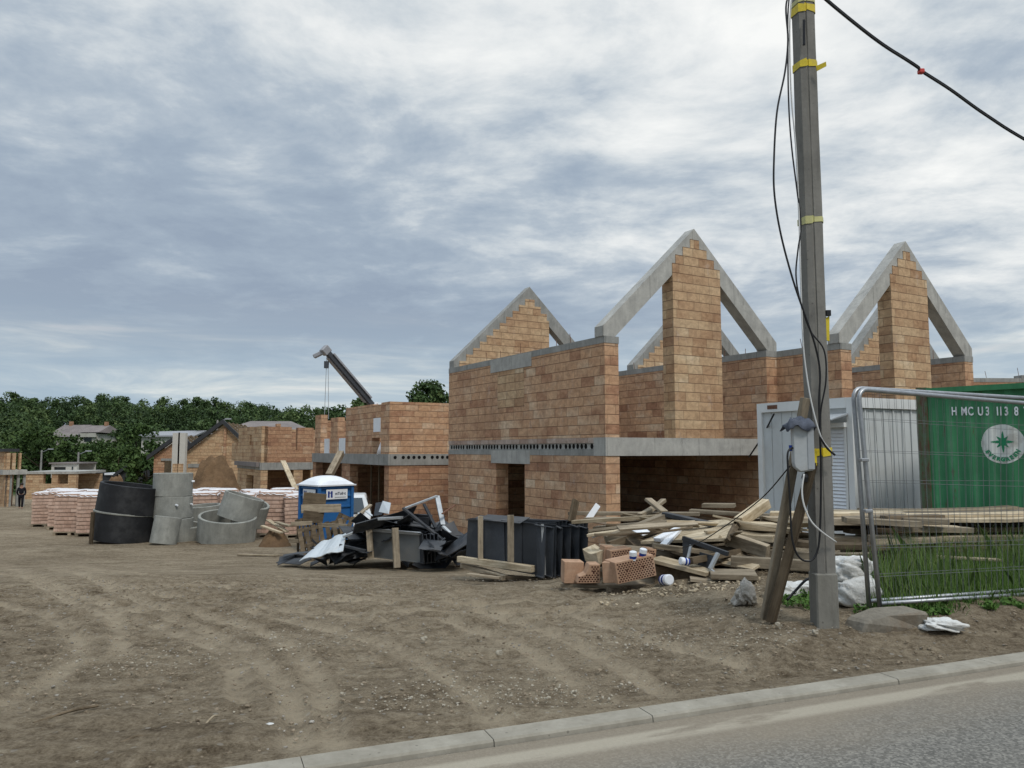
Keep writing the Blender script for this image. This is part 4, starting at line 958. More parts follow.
# ------------------------------------------------------------------ portable toilet
tl = empty('portable_toilet', GY(325, 23.6), R(44), 'blue portable toilet with a white domed roof', 'portable toilet')
S = .56; 
for sgn in (0, 1):
    pass
MB().box(-S, S, -S, S, .04, .16).build('base', M['grey_pl'], tl)
bd = MB(); bd.box(-S + .03, S - .03, -S + .03, S - .03, .162, 1.95); bd.build('body', M['blue'], tl)
fr = MB()
for a_ in (-1, 1):
    for b2 in (-1, 1): fr.box(a_ * S - .045, a_ * S + .045, b2 * S - .045, b2 * S + .045, .165, 1.98)
for z_ in (.17, 1.3, 1.62, 1.86): fr.box(-S + .05, S - .05, -S - .012, -S + .03, z_, z_ + .07); fr.box(-S - .012, -S + .03, -S + .05, S - .05, z_, z_ + .07)
fr.build('frame', M['blue'], tl, bevel=.01)
n = 14; rf = MB(); g_ = np.linspace(-1, 1, n)
for j in range(n):
    for i in range(n): rf.v.append((g_[i] * (S + .09), g_[j] * (S + .09), 1.99 + .26 * max(0, (1 - abs(g_[i]) ** 2.6)) ** .8 * max(0, (1 - abs(g_[j]) ** 2.6)) ** .8))
rf.f = [(j * n + i, j * n + i + 1, (j + 1) * n + i + 1, (j + 1) * n + i) for j in range(n - 1) for i in range(n - 1)]
rf.box(-S - .09, S + .09, -S - .09, S + .09, 1.95, 1.988); rf.build('roof', M['white_pl'], tl, False)
for rz_, loc in ((0, (0.02, -S - .018, 1.70)), (-math.pi / 2, (-S - .018, -.02, 1.70))):
    sg = MB().box(-.36, .36, -.012, .0, -.14, .15).build('sign', M['white_pl'], tl, loc=loc, rot=(0, 0, rz_))
    MB().box(-.31, -.25, -.016, -.0125, -.09, .10).box(-.21, -.15, -.016, -.0125, -.09, .10).box(-.245, -.215, -.0162, -.0127, .03, .06).build_each('sign_symbol', M['can_blue'], sg)
    text_mesh('sign_text', 'mToilet', .115, M['ink'], sg, (.115, -.0135, .02), (math.pi / 2, 0, 0), .001, bold=.004)
    MB().box(-.08, .30, -.016, -.0126, -.10, -.075).build('sign_line', M['grey_pl'], sg)

# ------------------------------------------------------------------ car behind the toilet
def car(loc, rz, label):
    t = empty('parked_car', loc, rz, label, 'car')
    prof = [(-2.1, .35), (-2.12, .75), (-2.0, 1.0), (-1.85, 1.12), (-1.35, 1.62), (-1.1, 1.68), (.3, 1.66), (.5, 1.6), (1.15, 1.12), (2.0, .95), (2.15, .7), (2.15, .35)]
    wd = lambda z: .82 if z < 1.13 else .82 - (z - 1.12) * .32
    L_ = [(x, -wd(z), z) for x, z in prof]; R__ = [(x, wd(z), z) for x, z in prof]; n = len(prof)
    MB().add(L_ + R__, [tuple(range(n)), tuple(range(2 * n - 1, n - 1, -1))] + [(i, (i + 1) % n, (i + 1) % n + n, i + n) for i in range(n)]).build('body', M['car_paint'], t, bevel=.03)
    MB().add([(-1.87, -.66, 1.16), (-1.87, .66, 1.16), (-1.42, .56, 1.58), (-1.42, -.56, 1.58)], [(0, 1, 2, 3)]).build('rear_window', M['glass'], t, loc=(-.035, 0, .015))
    MB().add([(.58, -.58, 1.56), (.58, .58, 1.56), (1.12, .68, 1.16), (1.12, -.68, 1.16)], [(0, 1, 2, 3)]).build('windscreen', M['glass'], t, loc=(.035, 0, .015))
    for s_ in (-1, 1):
        MB().add([(-1.5, s_ * .825, 1.17), (.9, s_ * .825, 1.17), (.42, s_ * .70, 1.56), (-1.15, s_ * .70, 1.56)], [(0, 1, 2, 3)]).build('side_window', M['glass'], t, loc=(0, s_ * .008, 0))
        MB().box(-2.16, -2.1, s_ * .62 - .12, s_ * .62 + .12, .8, .98).build('tail_light', M['red'], t); MB().box(2.1, 2.17, s_ * .62 - .14, s_ * .62 + .14, .7, .84).build('headlight', M['white_pl'], t)
        for x_ in (-1.3, 1.35):
            w_ = MB().lathe([(.05, -.1), (.32, -.1), (.32, .1), (.05, .1)], 20).build('wheel', M['tyre'], t, loc=(x_, s_ * .78, .32), rot=(math.pi / 2, 0, 0)); MB().lathe([(.02, -.112), (.2, -.112), (.2, .112), (.02, .112)], 14).build('rim', M['galv'], w_)
    return t
car(GY(345, 25.8, .0), R(100), 'pale car parked just behind the blue toilet, only its rear window showing')

# ------------------------------------------------------------------ person
pt = GY(20.5, 53.5)
bp = [(0, 0, .95), (0, .02, 1.15), (0, .02, 1.38), (0, .0, 1.5), (0, -.03, 1.64), (0, -.03, 1.73), (.19, .02, 1.40), (.25, .0, 1.15), (.22, -.1, .92), (-.19, .02, 1.40), (-.25, .03, 1.15), (-.2, .1, .93), (.09, 0, .9), (.1, -.12, .5), (.1, -.14, .08), (.1, -.24, .04), (-.09, 0, .9), (-.1, .08, .5), (-.1, .2, .1), (-.1, .12, .04)]
be = [(0, 1), (1, 2), (2, 3), (3, 4), (4, 5), (2, 6), (6, 7), (7, 8), (2, 9), (9, 10), (10, 11), (0, 12), (12, 13), (13, 14), (14, 15), (0, 16), (16, 17), (17, 18), (18, 19)]
br_ = [.13, .12, .14, .06, .10, .07, .06, .045, .035, .06, .045, .035, .085, .06, .045, .04, .085, .06, .045, .04]
per_ = skin('person', bp, be, br_, M['skin_m']); place(per_, pt, (0, 0, R(25))); tag(per_, 'person in black clothes walking along the dirt track at the far left', 'person')
jk = skin('jacket', [bp[i] for i in (0, 1, 2, 3, 6, 7, 8, 9, 10, 11)], [(0, 1), (1, 2), (2, 3), (2, 4), (4, 5), (5, 6), (2, 7), (7, 8), (8, 9)], [.16, .15, .165, .075, .08, .065, .05, .08, .065, .05], M['cloth'], per_)
tr_ = skin('trousers', [bp[i] for i in (0, 12, 13, 14, 16, 17, 18)], [(0, 1), (1, 2), (2, 3), (0, 4), (4, 5), (5, 6)], [.15, .105, .08, .06, .105, .08, .06], M['cloth'], per_)
MB().lathe([(.02, -.02), (.105, 0), (.112, .06), (.085, .12), (.02, .145)], 14).build('hair', M['hair'], per_, True, loc=(0, -.02, 1.64))

# ------------------------------------------------------------------ dark panel stack on its timber crate (centre)
def sheet(corners, t, mat, label, cat='panel', name='metal_sheet', group=None, lip=0, ribs=0):
    """a bent or flat sheet from 4 world corners (in order), thickness t; optional lips and ribs"""
    c = [Vector(p) for p in corners]; n_ = (c[1] - c[0]).cross(c[3] - c[0]).normalized(); mb = MB()
    mid = sum(c, Vector()) / 4
    def bil(a, b_): return (c[0] * (1 - a) + c[1] * a) * (1 - b_) + (c[3] * (1 - a) + c[2] * a) * b_
    if ribs:
        k = ribs * 4 + 1; top = []; bot = []
        for i in range(k):
            a = i / (k - 1); off = n_ * (t * 2.2 if i % 4 in (1, 2) else 0); top.append(bil(a, 0) + off); bot.append(bil(a, 1) + off)
        vs = top + bot + [p - n_ * t for p in top] + [p - n_ * t for p in bot]; f = []
        for i in range(k - 1): f += [(i, i + 1, k + i + 1, k + i), (2 * k + i, 3 * k + i, 3 * k + i + 1, 2 * k + i + 1), (i, 2 * k + i, 2 * k + i + 1, i + 1), (k + i, k + i + 1, 3 * k + i + 1, 3 * k + i)]
        f += [(0, k, 3 * k, 2 * k), (k - 1, 3 * k - 1, 4 * k - 1, 2 * k - 1)]
        mb.add(vs, f)
    else: mb.prism(c, n_ * t)
    if lip:
        mb.prism([c[0], c[1], c[1] + n_ * lip, c[0] + n_ * lip], (c[3] - c[0]).normalized() * t); mb.prism([c[3], c[2], c[2] + n_ * lip, c[3] + n_ * lip], (c[0] - c[3]).normalized() * t)
    o = mb.build(name, mat); centred(o); return tag(o, label, cat, group)
def q4(*a): return [P(*x) for x in a]
GP = 'dark roofing panels standing in the timber crate'
# crate base planks
plank(P(459, 559, 13.2), P(533, 569, 12.1), .10, .10, M['wood_pale'], 'long pale bottom rail of the crate under the black panels', 'timber', 'crate_rail')
plank(P(463, 565, 13.3), P(505, 578, 12.4), .12, .08, M['wood'], 'lower cross timber under the left end of the black panels', 'timber', 'crate_rail')
plank(P(480, 575, 12.6), P(560, 581, 12.2), .12, .06, M['wood_dark'], 'dark board lying on the dirt below the black panels', 'timber', 'crate_rail')
plank(P(480.5, 516, 12.85), P(480.5, 561, 12.85), .085, .06, M['wood'], 'left upright stake holding the black panel stack', 'stake', 'wooden_stake')
plank(P(510.5, 515, 12.25), P(510.5, 562, 12.2), .10, .06, M['wood'], 'right upright stake holding the black panel stack', 'stake', 'wooden_stake', roll=0)
cap = 0
for k in range(9):
    o_ = k * .085; ya = 13.5 + o_ - .1; yb = 12.15 + o_ * .8; jt = random.uniform(-1, 1)
    sheet(q4((466 + k * 2.4 , 562 - k * .6, ya), (557 + k * 3.6, 575 - k * .8, yb), (556 + k * 3.9 + jt * 1.0, 522 + jt * 1.2 - k * .3, yb + .05), (468 + k * 2.2 + jt, 519 + jt * .6 - k * .2, ya + .04)), .012, M['dark_sheet'],
          ['frontmost dark panel of the crate stack, its whole face showing', ][0] if k == 0 else 'dark blue grey panel standing upright in the timber crate behind the frontmost one', 'roofing panel', 'roofing_panel', GP if k else None, lip=.05)
for k in range(4):
    x0 = 486 + k * 17; ya = 13.05 - k * .22
    sheet(q4((x0, 566 + k * 3, ya - .12), (x0 + 19, 569 + k * 3, ya - .40), (x0 + 18.5 + (k % 2), 522 + k * .8, ya - .30), (x0 - .5, 519 + k * 1.2, ya - .02)), .012, M['dark_sheet'], 'overlapping dark panel on the front of the crate stack', 'roofing panel', 'roofing_panel', 'overlapping front panels of the crate stack', lip=.04)
sheet(q4((541, 524, 12.0), (544, 524.5, 12.0), (546, 575, 12.0), (543, 575, 12.0)), .012, M['alu'], 'narrow grey strip added as a highlight on the front of the crate stack', 'trim', 'edge_strip')  # pale strip standing in for the highlight along a panel edge
# folded end sections on the right end of the stack
for k in range(6):
    x0 = 537 + k * 8.5; Yd = 12.05 + k * .06
    sheet(q4((x0 + 1, 576 - k * .5, Yd), (x0 + 7.5, 578 - k * .8, Yd - .12), (x0 + 9, 526 + (k % 3), Yd - .05), (x0, 524 + (k % 2) * 1.6, Yd + .05)), .015, M['dark_sheet'], 'narrow folded black panel end at the right of the crate stack', 'roofing panel', 'folded_panel', 'folded panel ends', lip=.06)
sheet(q4((470, 521, 13.5), (545, 526, 12.3), (556, 521, 12.9), (480, 516, 14.1)), .012, M['dark_sheet'], 'black sheet lying flat along the top of the crate stack', 'roofing panel', 'roofing_panel')
sheet(q4((476, 520, 13.1), (520, 524, 12.4), (530, 518, 12.8), (488, 515, 13.6)), .012, M['dark_sheet'], 'small loose black sheet on top between the two stakes', 'roofing panel', 'roofing_panel')

# ------------------------------------------------------------------ scrap heap left (behind): dark sheets, leaning panels, bent frames
GS = 'crumpled dark sheets of the scrap heap'
sheet(q4((374, 557, 18.0), (423, 563, 17.0), (421, 532, 17.1), (371, 528, 18.1)), .02, M['grey_sheet'], 'grey ribbed panel leaning behind two stakes in the scrap heap', 'roofing panel', 'roofing_panel', lip=.05)
sheet(q4((374, 531, 17.98), (422, 534.5, 17.02), (421, 532, 17.0), (372, 528, 18.0)), .05, M['alu'], 'thin bright folded edge along the grey panel', 'trim', 'edge_strip')
for k in range(5): sheet(q4((421 + k * 3.6, 563 - k * .4, 17.0 + k * .05), (425 + k * 3.6, 564 - k * .4, 16.8 + k * .05), (423 + k * 3.8, 533 + (k % 2), 16.85 + k * .05), (420 + k * 3.7, 533 + k % 3, 17.1 + k * .05)), .02, M['dark_sheet'], 'black folded panel end beside the grey leaning panel', 'roofing panel', 'folded_panel', 'folded ends beside the grey panel', lip=.06)
plank(P(369, 527, 17.75), P(371, 558, 17.7), .13, .08, M['wood'], 'left stake before the grey leaning panel', 'stake', 'wooden_stake')
plank(P(395, 528, 17.2), P(397, 568, 17.0), .14, .09, M['wood'], 'right and taller stake before the grey leaning panel', 'stake', 'wooden_stake')
rs = random.Random(21)
def rnd_sheet(px, py, Yd, w, h_, mat, label, grp, tilt=.85):
    c = P(px, py, Yd); e = Euler((rs.uniform(-tilt, tilt), rs.uniform(-.5, .5), rs.uniform(0, 3.1))).to_matrix(); bd_ = rs.uniform(-.18, .18)
    n = 4; mb = MB(); t = .012
    for side in (0, t):
        for j in range(n):
            for i in range(n): a, b_ = i / (n - 1) - .5, j / (n - 1) - .5; mb.v.append(tuple(e @ Vector((a * w, b_ * h_, bd_ * (4 * a * a + 2 * a * b_) * w + rs.uniform(-.02, .02) + side))))
    m_ = n * n
    for j in range(n - 1):
        for i in range(n - 1): q = j * n + i; mb.f += [(q, q + 1, q + n + 1, q + n), (m_ + q, m_ + q + n, m_ + q + n + 1, m_ + q + 1)]
    bdy = [i for i in range(n)] + [j * n + n - 1 for j in range(1, n)] + [(n - 1) * n + i for i in range(n - 2, -1, -1)] + [j * n for j in range(n - 2, 0, -1)]
    for a, b_ in zip(bdy, bdy[1:] + bdy[:1]): mb.f.append((a, b_, b_ + m_, a + m_))
    o = mb.build('metal_sheet', mat); o.location = c; return tag(o, label, 'metal sheet', grp)
for k in range(46):
    px = rs.uniform(356, 450); top = 512 + abs(px - 398) * .42; py = rs.uniform(top + 3, 553); Yd = rs.uniform(17.6, 19.6)
    if py > 525: Yd = max(Yd, 18.2)
    rnd_sheet(px, py, Yd, rs.uniform(.6, 1.7), rs.uniform(.25, .7), M['dark_sheet'], 'crumpled dark sheet in the scrap heap beyond the black panel stack', GS)
for k in range(16): rnd_sheet(rs.uniform(300, 366), rs.uniform(551, 559), rs.uniform(17.9, 18.8), rs.uniform(.5, 1.2), rs.uniform(.15, .4), M['dark_sheet'], 'dark sheet lying low at the left foot of the scrap heap', 'low dark sheets at the foot of the heap', .16)
for k in range(14): rnd_sheet(rs.uniform(425, 462), rs.uniform(540, 556), rs.uniform(16.6, 18.0), rs.uniform(.4, 1.0), rs.uniform(.25, .5), M['dark_sheet'], 'dark scrap sheet between the grey panel and the crate stack', 'dark scrap between the heaps', .9)
sheet(q4((299, 561, 17.4), (343, 551, 17.2), (346, 533, 17.9), (318, 544, 18.4)), .015, M['white_sheet'], 'bright bent white metal sheet sliding off the heap', 'metal sheet', 'metal_sheet', ribs=2)
sheet(q4((276, 563, 18.4), (300, 565, 17.9), (312, 559, 18.2), (298, 552, 18.8)), .012, M['dark_sheet'], 'pointed dark sheet at the very left tip of the heap', 'metal sheet')
sheet(q4((379, 512, 18.2), (389, 514, 18.0), (391, 503, 18.2), (383, 501, 18.3)), .012, M['white_sheet'], 'pale square sheet scrap at the top of the heap', 'metal sheet')
sheet(q4((374, 516, 18.5), (382, 515, 18.4), (384, 502, 18.6), (376, 503, 18.7)), .012, M['dark_sheet'], 'dark upright sheet beside the pale square scrap', 'metal sheet')
plank(P(403, 509, 17.9), P(437, 496, 18.2), .10, .04, M['alu'], 'upper bent aluminium rail poking from the heap', 'rail', 'metal_rail'); plank(P(437, 496, 18.2), P(443, 525, 17.9), .12, .04, M['alu'], 'vertical bent aluminium rail at the heap right side', 'rail', 'metal_rail'); plank(P(443, 526, 17.9), P(450, 533, 17.8), .1, .04, M['white_sheet'], 'short twisted white strip at the foot of the aluminium rail', 'rail', 'metal_rail')
plank(P(403, 508, 17.5), P(444, 541, 17.3), .12, .05, M['dark_sheet'], 'long black rail sloping down to the right over the heap', 'rail', 'metal_rail'); plank(P(424, 504, 17.9), P(436, 528, 17.6), .08, .04, M['dark_sheet'], 'short black rail leaning on the heap', 'rail', 'metal_rail')
plank(P(442, 514, 17.8), P(455, 505, 18.0), .06, .03, M['rust'], 'thin rusty bar poking out to the right of the heap', 'bar', 'metal_bar'); plank(P(379, 519, 17.4), P(402, 517.5, 17.2), .12, .06, M['alu'], 'short shiny strip lying across the middle of the heap', 'rail', 'metal_rail')
plank(P(343, 537, 17.6), P(369, 526, 17.8), .09, .05, M['alu'], 'grey rail sloping up to the left stake', 'rail', 'metal_rail'); plank(P(340, 545, 17.5), P(366, 551, 17.4), .08, .05, M['dark_sheet'], 'dark rail over the white bent sheet', 'rail', 'metal_rail')
plank(P(355, 518, 18.6), P(371, 505, 19.0), .10, .05, M['wood'], 'brown stick leaning behind the heap near the car', 'stick', 'stick')
for k, (a_, b_) in enumerate((((358, 513), (366, 520)), ((366, 511), (372, 516)))): plank(P(*a_, 18.4), P(*b_, 18.3), .06, .03, M['white_sheet'], ('left' if k == 0 else 'right') + ' small white strip near the brown stick', 'strip', 'strip')

# wooden pallets leaning on the toilet
def pallet(mat):
    t = empty('wooden_pallet', (0, 0, 0))
    for k in range(7): MB().box(-.6 + k * .175, -.6 + k * .175 + .11, 0, .022, 0, .8 + random.uniform(-.02, .02)).build('slat', mat, t)
    for z_ in (.05, .38, .71): MB().box(-.6, .58, .024, .10, z_, z_ + .08).build('runner', mat, t)
    return t
p1 = pallet(M['wood_dark']); place(p1, GY(327, 20.0, .0), (R(-16), R(-12), R(10))); p1.scale = (1, 1, 1.25); tag(p1, 'upright wooden pallet leaning to the right before the toilet', 'pallet', 'wooden pallets by the toilet')
p2 = pallet(M['wood_dark']); place(p2, GY(343, 20.4, .15), (R(-14), R(22), R(-8))); p2.scale = (1, 1, 1.2); tag(p2, 'broken pallet tilted against the scrap heap before the toilet', 'pallet', 'wooden pallets by the toilet')
p3 = pallet(M['wood_dark']); place(p3, GY(309, 20.6, 0), (R(-6), R(2), R(50))); p3.scale = (.6, 1, 1.35); tag(p3, 'narrow pallet on edge at the left corner of the toilet', 'pallet', 'wooden pallets by the toilet')
for (a_, b_, w_, lab, mt) in (((303, 500, 20.8), (326, 502, 20.9), .42, 'wide brown board across the toilet door', 'wood_dark'), ((301, 509, 20.6), (341, 508, 20.9), .22, 'grey board lying on top of the leaning pallets', 'wood'), ((291, 524, 20), (312, 523, 20.3), .10, 'upper short stub of timber left of the toilet', 'wood'), ((289, 541, 20), (304, 541, 20.2), .10, 'lower short stub of timber left of the toilet', 'wood'), ((322, 525, 19.7), (347, 526, 19.6), .1, 'small rail nailed across the leaning pallets', 'wood'), ((303, 516, 20.5), (323, 518, 20.8), .3, 'lower brown board behind the leaning pallets', 'wood_dark')):
    plank(P(*a_), P(*b_), .05, w_, M[mt], lab)
for k, (a_, b_) in enumerate((((268, 520, 26), (287, 532, 25)), ((262, 526, 25), (282, 533, 24.6)), ((276, 522, 25.5), (290, 526, 25)))): plank(P(*a_), P(*b_), .14, .05, M['wood_pale'], 'loose pale board on the ground between the rings and the toilet', group='loose boards left of the toilet')
plank(G(238, 556) + Vector((0, 0, .04)), G(278, 557) + Vector((0, 0, .04)), .12, .04, M['wood_pale'], 'single thin pale board lying flat left of the scrap heap')
mound(258, 292, 527, 25, 'small sandy heap under the loose boards left of the toilet', 9, 'sand_heap')

# ------------------------------------------------------------------ timber heap (centre right)
WP, WD_, WDK = M['wood_pale'], M['wood'], M['wood_dark']
TL = [  # (p1, p2, w, t, mat, roll, label)
 ((569, 513, 12.2), (700, 514, 11.6), .16, .05, WD_, 0, 'long thin board lying level along the top of the timber heap'),
 ((690, 511, 11.8), (786, 517, 11.2), .18, .06, WD_, 0, 'board on top of the heap ending behind the leaning prop'),
 ((703, 505.5, 11.9), (735, 505.5, 11.7), .2, .06, WD_, 0, 'short board stub topmost behind the timber heap'),
 ((573, 522, 11.6), (664, 516, 11.0), .14, .05, WP, 0, 'pale lath rising gently to the right over the heap'),
 ((585, 519, 11.9), (690, 519, 11.5), .2, .05, WD_, 0, 'weathered board under the level top board'),
 ((606, 540, 10.6), (668, 516, 10.9), .12, .11, WD_, 0, 'thick squared timber slanting up, upper of the parallel pair'),
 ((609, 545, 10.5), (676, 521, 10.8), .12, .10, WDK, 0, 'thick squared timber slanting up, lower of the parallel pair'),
 ((655, 559, 9.6), (711, 573, 9.2), .34, .045, WP, 0, 'wide pale board bridging right of the hollow blocks'),
 ((561, 584.5, 9.6), (702, 588.5, 9.2), .10, .045, WD_, 0, 'long low board along the front foot of the heap'),
 ((728, 538, 10.0), (768, 552, 9.6), .09, .17, WD_, .2, 'thick timber sloping down to the right toward the props'),
 ((739, 522, 10.3), (766, 503, 10.6), .14, .13, WP, 0, 'stout timber end pointing up to the right of the heap'),
 ((741, 525, 10.3), (792, 528, 10.0), .28, .09, WP, 0, 'flat pale board beneath the stout upward timber'),
 ((734, 533, 10.1), (776, 538, 9.8), .30, .08, WP, 0, 'second flat board stepping out towards the leaning props'),
 ((731, 561, 9.5), (815, 566, 9.2), .15, .12, WD_, 0, 'thick plank low behind the foot of the props'),
 ((765, 558, 9.8), (870, 562, 9.3), .12, .22, WD_, 0, 'broad plank on edge behind the concrete pole'),
 ((710, 574, 9.1), (756, 575, 9.0), .42, .06, WD_, 0, 'wide greyish board corner near the grey bag'),
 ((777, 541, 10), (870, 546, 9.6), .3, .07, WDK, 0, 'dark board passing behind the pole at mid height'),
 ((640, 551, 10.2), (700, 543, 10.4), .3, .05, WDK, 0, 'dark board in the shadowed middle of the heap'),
 ((590, 534, 11.2), (640, 528, 11.0), .5, .04, WP, 0, 'wide pale sheet of boarding left in the heap'),
 ((595, 528, 11.6), (655, 523, 11.3), .3, .05, WD_, 0, 'board in the upper left of the heap above the pale boarding'),
 ((700, 523, 11.3), (800, 524, 10.6), .25, .07, WD_, 0, 'board lying level behind the stout upward timber'),
 ((590, 552, 10.1), (604, 556, 9.8), .2, .16, WP, .3, 'sawn off block of pale timber beside the black panels'),
 ((648, 499, 11.6), (664, 512, 11.2), .12, .04, WD_, 0, 'left arm of the small crossed boards atop the heap'),
 ((664, 500, 11.8), (640, 515, 11.5), .10, .05, WD_, 0, 'right arm of the small crossed boards atop the heap'),
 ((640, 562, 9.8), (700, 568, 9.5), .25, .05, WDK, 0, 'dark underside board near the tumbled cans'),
 ((690, 579, 9.1), (738, 583, 9.0), .16, .04, WD_, 0, 'thin board near the ground left of the grey bag'),
 ((700, 588, 8.9), (640, 590, 9.1), .08, .03, WP, 0, 'narrow pale lath lying on the dirt before the heap'),
 ((468, 574, 12), (500, 578, 11.8), .1, .03, WD_, 0, 'small offcut on the dirt before the crate stack'),
]
for (a_, b_, w_, t_, m_, rl, lab) in TL: plank(P(*a_), P(*b_), w_, t_, m_, lab, roll=rl, bend=random.choice([0, 0, .02, .04]))
rt = random.Random(5)
for k in range(58):   # packed inside of the heap
    px = rt.uniform(600, 790); Yd = rt.uniform(9.7, 11.6); topz = zat(520 + abs(px - 700) * .04, 10.8); g_ = gz(P(px, 550, Yd).x, Yd); z_ = g_ + .04 + (topz - g_ - .1) * rt.random() * (1 - (11.6 - Yd) / 3.2)
    a_ = rt.gauss(0, .42); Ln = rt.uniform(.6, 2.0); px = max(px, 604 + Ln * 36); c = P(px, 550, Yd); c.z = z_; d_ = Vector((math.cos(a_), math.sin(a_), rt.gauss(0, .10))) * Ln / 2
    plank(c - d_, c + d_, rt.choice([.1, .14, .2, .28]), rt.choice([.03, .05, .08]), rt.choice([WP, WD_, WD_, WDK]), 'weathered board jumbled inside the timber heap', group='boards jumbled in the timber heap', roll=rt.gauss(0, .3))
for k in range(46):
    px = rt.uniform(625, 800); Yd = rt.uniform(9.6, 11.2); py = rt.uniform(519, 578); p = P(px, py, Yd)
    if p.z < gz(p.x, p.y) + .03 or (px < 700 and py > 540): continue
    a_ = rt.gauss(0, .35) + (math.pi / 2 * .6 if rt.random() < .12 else 0); Ln = rt.uniform(.4, 1.5); d_ = Vector((math.cos(a_), math.sin(a_), rt.gauss(0, .13))) * Ln / 2
    plank(p - d_, p + d_, rt.uniform(.06, .15), rt.uniform(.018, .035), rt.choice([WP, WP, WD_, WDK]), 'thin loose lath scattered over the timber heap', 'lath', 'lath', group='laths scattered over the timber heap', roll=rt.gauss(0, .5), bend=rt.choice([0, .03]))
sheet(q4((641, 544, 10.2), (727, 541, 9.6), (741, 521, 10.3), (690, 524, 11.2)), .035, M['wood_pale'], 'large pale sheet of plywood propped on the heap', 'board', 'plywood_sheet')
sheet(q4((727, 543, 9.6), (730, 541, 9.55), (743, 522, 10.3), (739, 520, 10.35)), .05, M['wood_dark'], 'dark end batten along the plywood sheet', 'batten', 'batten')
sheet(q4((655, 585, 9.5), (700, 588, 9.3), (698, 573, 9.35), (656, 567, 9.6)), .03, M['wood_dark'], 'dark board on edge below the wide bridging board', 'board', 'board')
plank(P(571, 522, 12.0), P(576, 500, 12.1), .14, .05, M['wood_dark'], 'black stub of board standing up behind the crate stack', 'board', 'board', roll=1.57)
plank(P(587, 521, 11.9), P(598, 505, 12.0), .09, .03, M['white_pl'], 'slim white strip sticking up from the heap', 'strip', 'strip', roll=1.2)
plank(P(664, 514, 10.9), P(714, 525, 10.3), .12, .06, M['dark_sheet'], 'black beam lying across the upper heap', 'beam', 'steel_beam')
plank(P(657, 540, 10), P(678, 529, 10.2), .13, .05, M['white_pl'], 'upper arm of the white L shaped strip', 'strip', 'strip'); plank(P(677, 531, 10.15), P(660, 549, 9.8), .10, .04, M['white_pl'], 'lower arm of the white L shaped strip', 'strip', 'strip')
sheet(q4((632, 531, 10.4), (643, 536, 10.2), (651, 533, 10.3), (640, 524, 10.5)), .012, M['white_pl'], 'curled white plastic sheet lying on the timber heap', 'plastic sheet', 'plastic_sheet')
plank(P(592, 537, 11), P(604, 533, 11), .08, .03, M['white_pl'], 'small white strip above the upright clay block', 'strip', 'strip')
# metal frame
t = empty('broken_stand', P(700, 570, 9.25), 0, 'broken dark metal frame with grey legs tipped on the heap', 'metal frame'); inv = lambda *p: P(*p) - Vector(t.location)
MB().beam(inv(683, 538, 9.6), inv(728, 554, 9.2), .05, .05).build('top_rail', M['dark_sheet'], t); MB().beam(inv(718, 553, 9.2), inv(710, 569, 9.15), .05, .03).build('leg', M['alu'], t); MB().beam(inv(691, 545, 9.5), inv(688, 558, 9.45), .03, .02).build('leg', M['alu'], t)
MB().prism([inv(700, 552, 9.5), inv(714, 556, 9.3), inv(709, 570, 9.3), inv(698, 566, 9.5)], (0, .02, 0)).build('side_panel', M['dark_sheet'], t); MB().prism([inv(683, 539, 9.6), inv(692, 544, 9.5), inv(690, 562, 9.5), inv(683, 556, 9.6)], (0, .02, 0)).build('side_panel', M['dark_sheet'], t)
MB().beam(inv(710, 569, 9.15), inv(722, 580, 9.0), .03, .03).build('leg', M['alu'], t)
# clay blocks with cavities
def clay_block(p, L_, H_, D_, rot, label, holes=True, broken=False):
    t = empty('clay_block', p, 0, label, 'clay block', 'loose clay blocks before the timber heap'); t.rotation_euler = rot
    mb = MB()
    if broken: mb.prism([(0, 0, 0), (L_, 0, 0), (L_, 0, H_), (L_ * .55, 0, H_), (L_ * .38, 0, H_ * .5), (L_ * .1, 0, H_ * .35)], (0, D_, 0))
    else: mb.box(0, L_, 0, D_, 0, H_)
    mb.build('block_body', M['dry_clay'], t, bevel=.005)
    if holes:
        hm = MB(); nx_ = int(L_ / .036); nz_ = int(H_ / .027)
        for j in range(nz_):
            for i in range(nx_):
                x0 = .02 + (L_ - .04) * (i + (.5 if j % 2 else 0)) / nx_; z0 = .014 + (H_ - .028) * j / nz_
                if x0 + .022 > L_ - .01: continue
                if broken and (x0 < L_ * .6 and z0 > H_ * (.28 + .3 * x0 / L_)): continue
                big_ = (i in (nx_ // 4, 3 * nx_ // 4) and j in (nz_ // 2,))
                hm.box(x0, x0 + .022, -.0015, -.0006, z0, z0 + (.017 if not big_ else .035))
        hm.build('cavities', M['hole'], t)
    return t
clay_block(P(618, 584.5, 9.05), .50, .25, .30, Euler((0, R(-9), R(16))), 'big hollow clay block lying with its perforated face forward')
clay_block(P(603, 583, 9.2), .22, .24, .25, Euler((0, R(-3), R(-20))), 'plain end of a broken block left of the big hollow block', holes=False)
clay_block(P(577, 583.5, 9.3), .28, .22, .25, Euler((0, 0, R(4))), 'broken perforated block wedged beside the upright one', broken=True)
clay_block(P(564, 583.5, 9.5), .24, .26, .25, Euler((0, R(2), R(6))), 'upright smooth clay block at the left end of the row', holes=False)
clay_block(P(612, 567, 9.6), .28, .20, .24, Euler((0, R(-6), R(12))), 'upper perforated block directly behind the two cans'); clay_block(P(603, 566, 9.75), .16, .24, .25, Euler((0, R(6), R(8))), 'chipped solid block left of the upper perforated block', holes=False)
clay_block(P(645, 561, 9.7), .13, .16, .2, Euler((0, R(8), R(6))), 'small perforated block piece right of the cans')
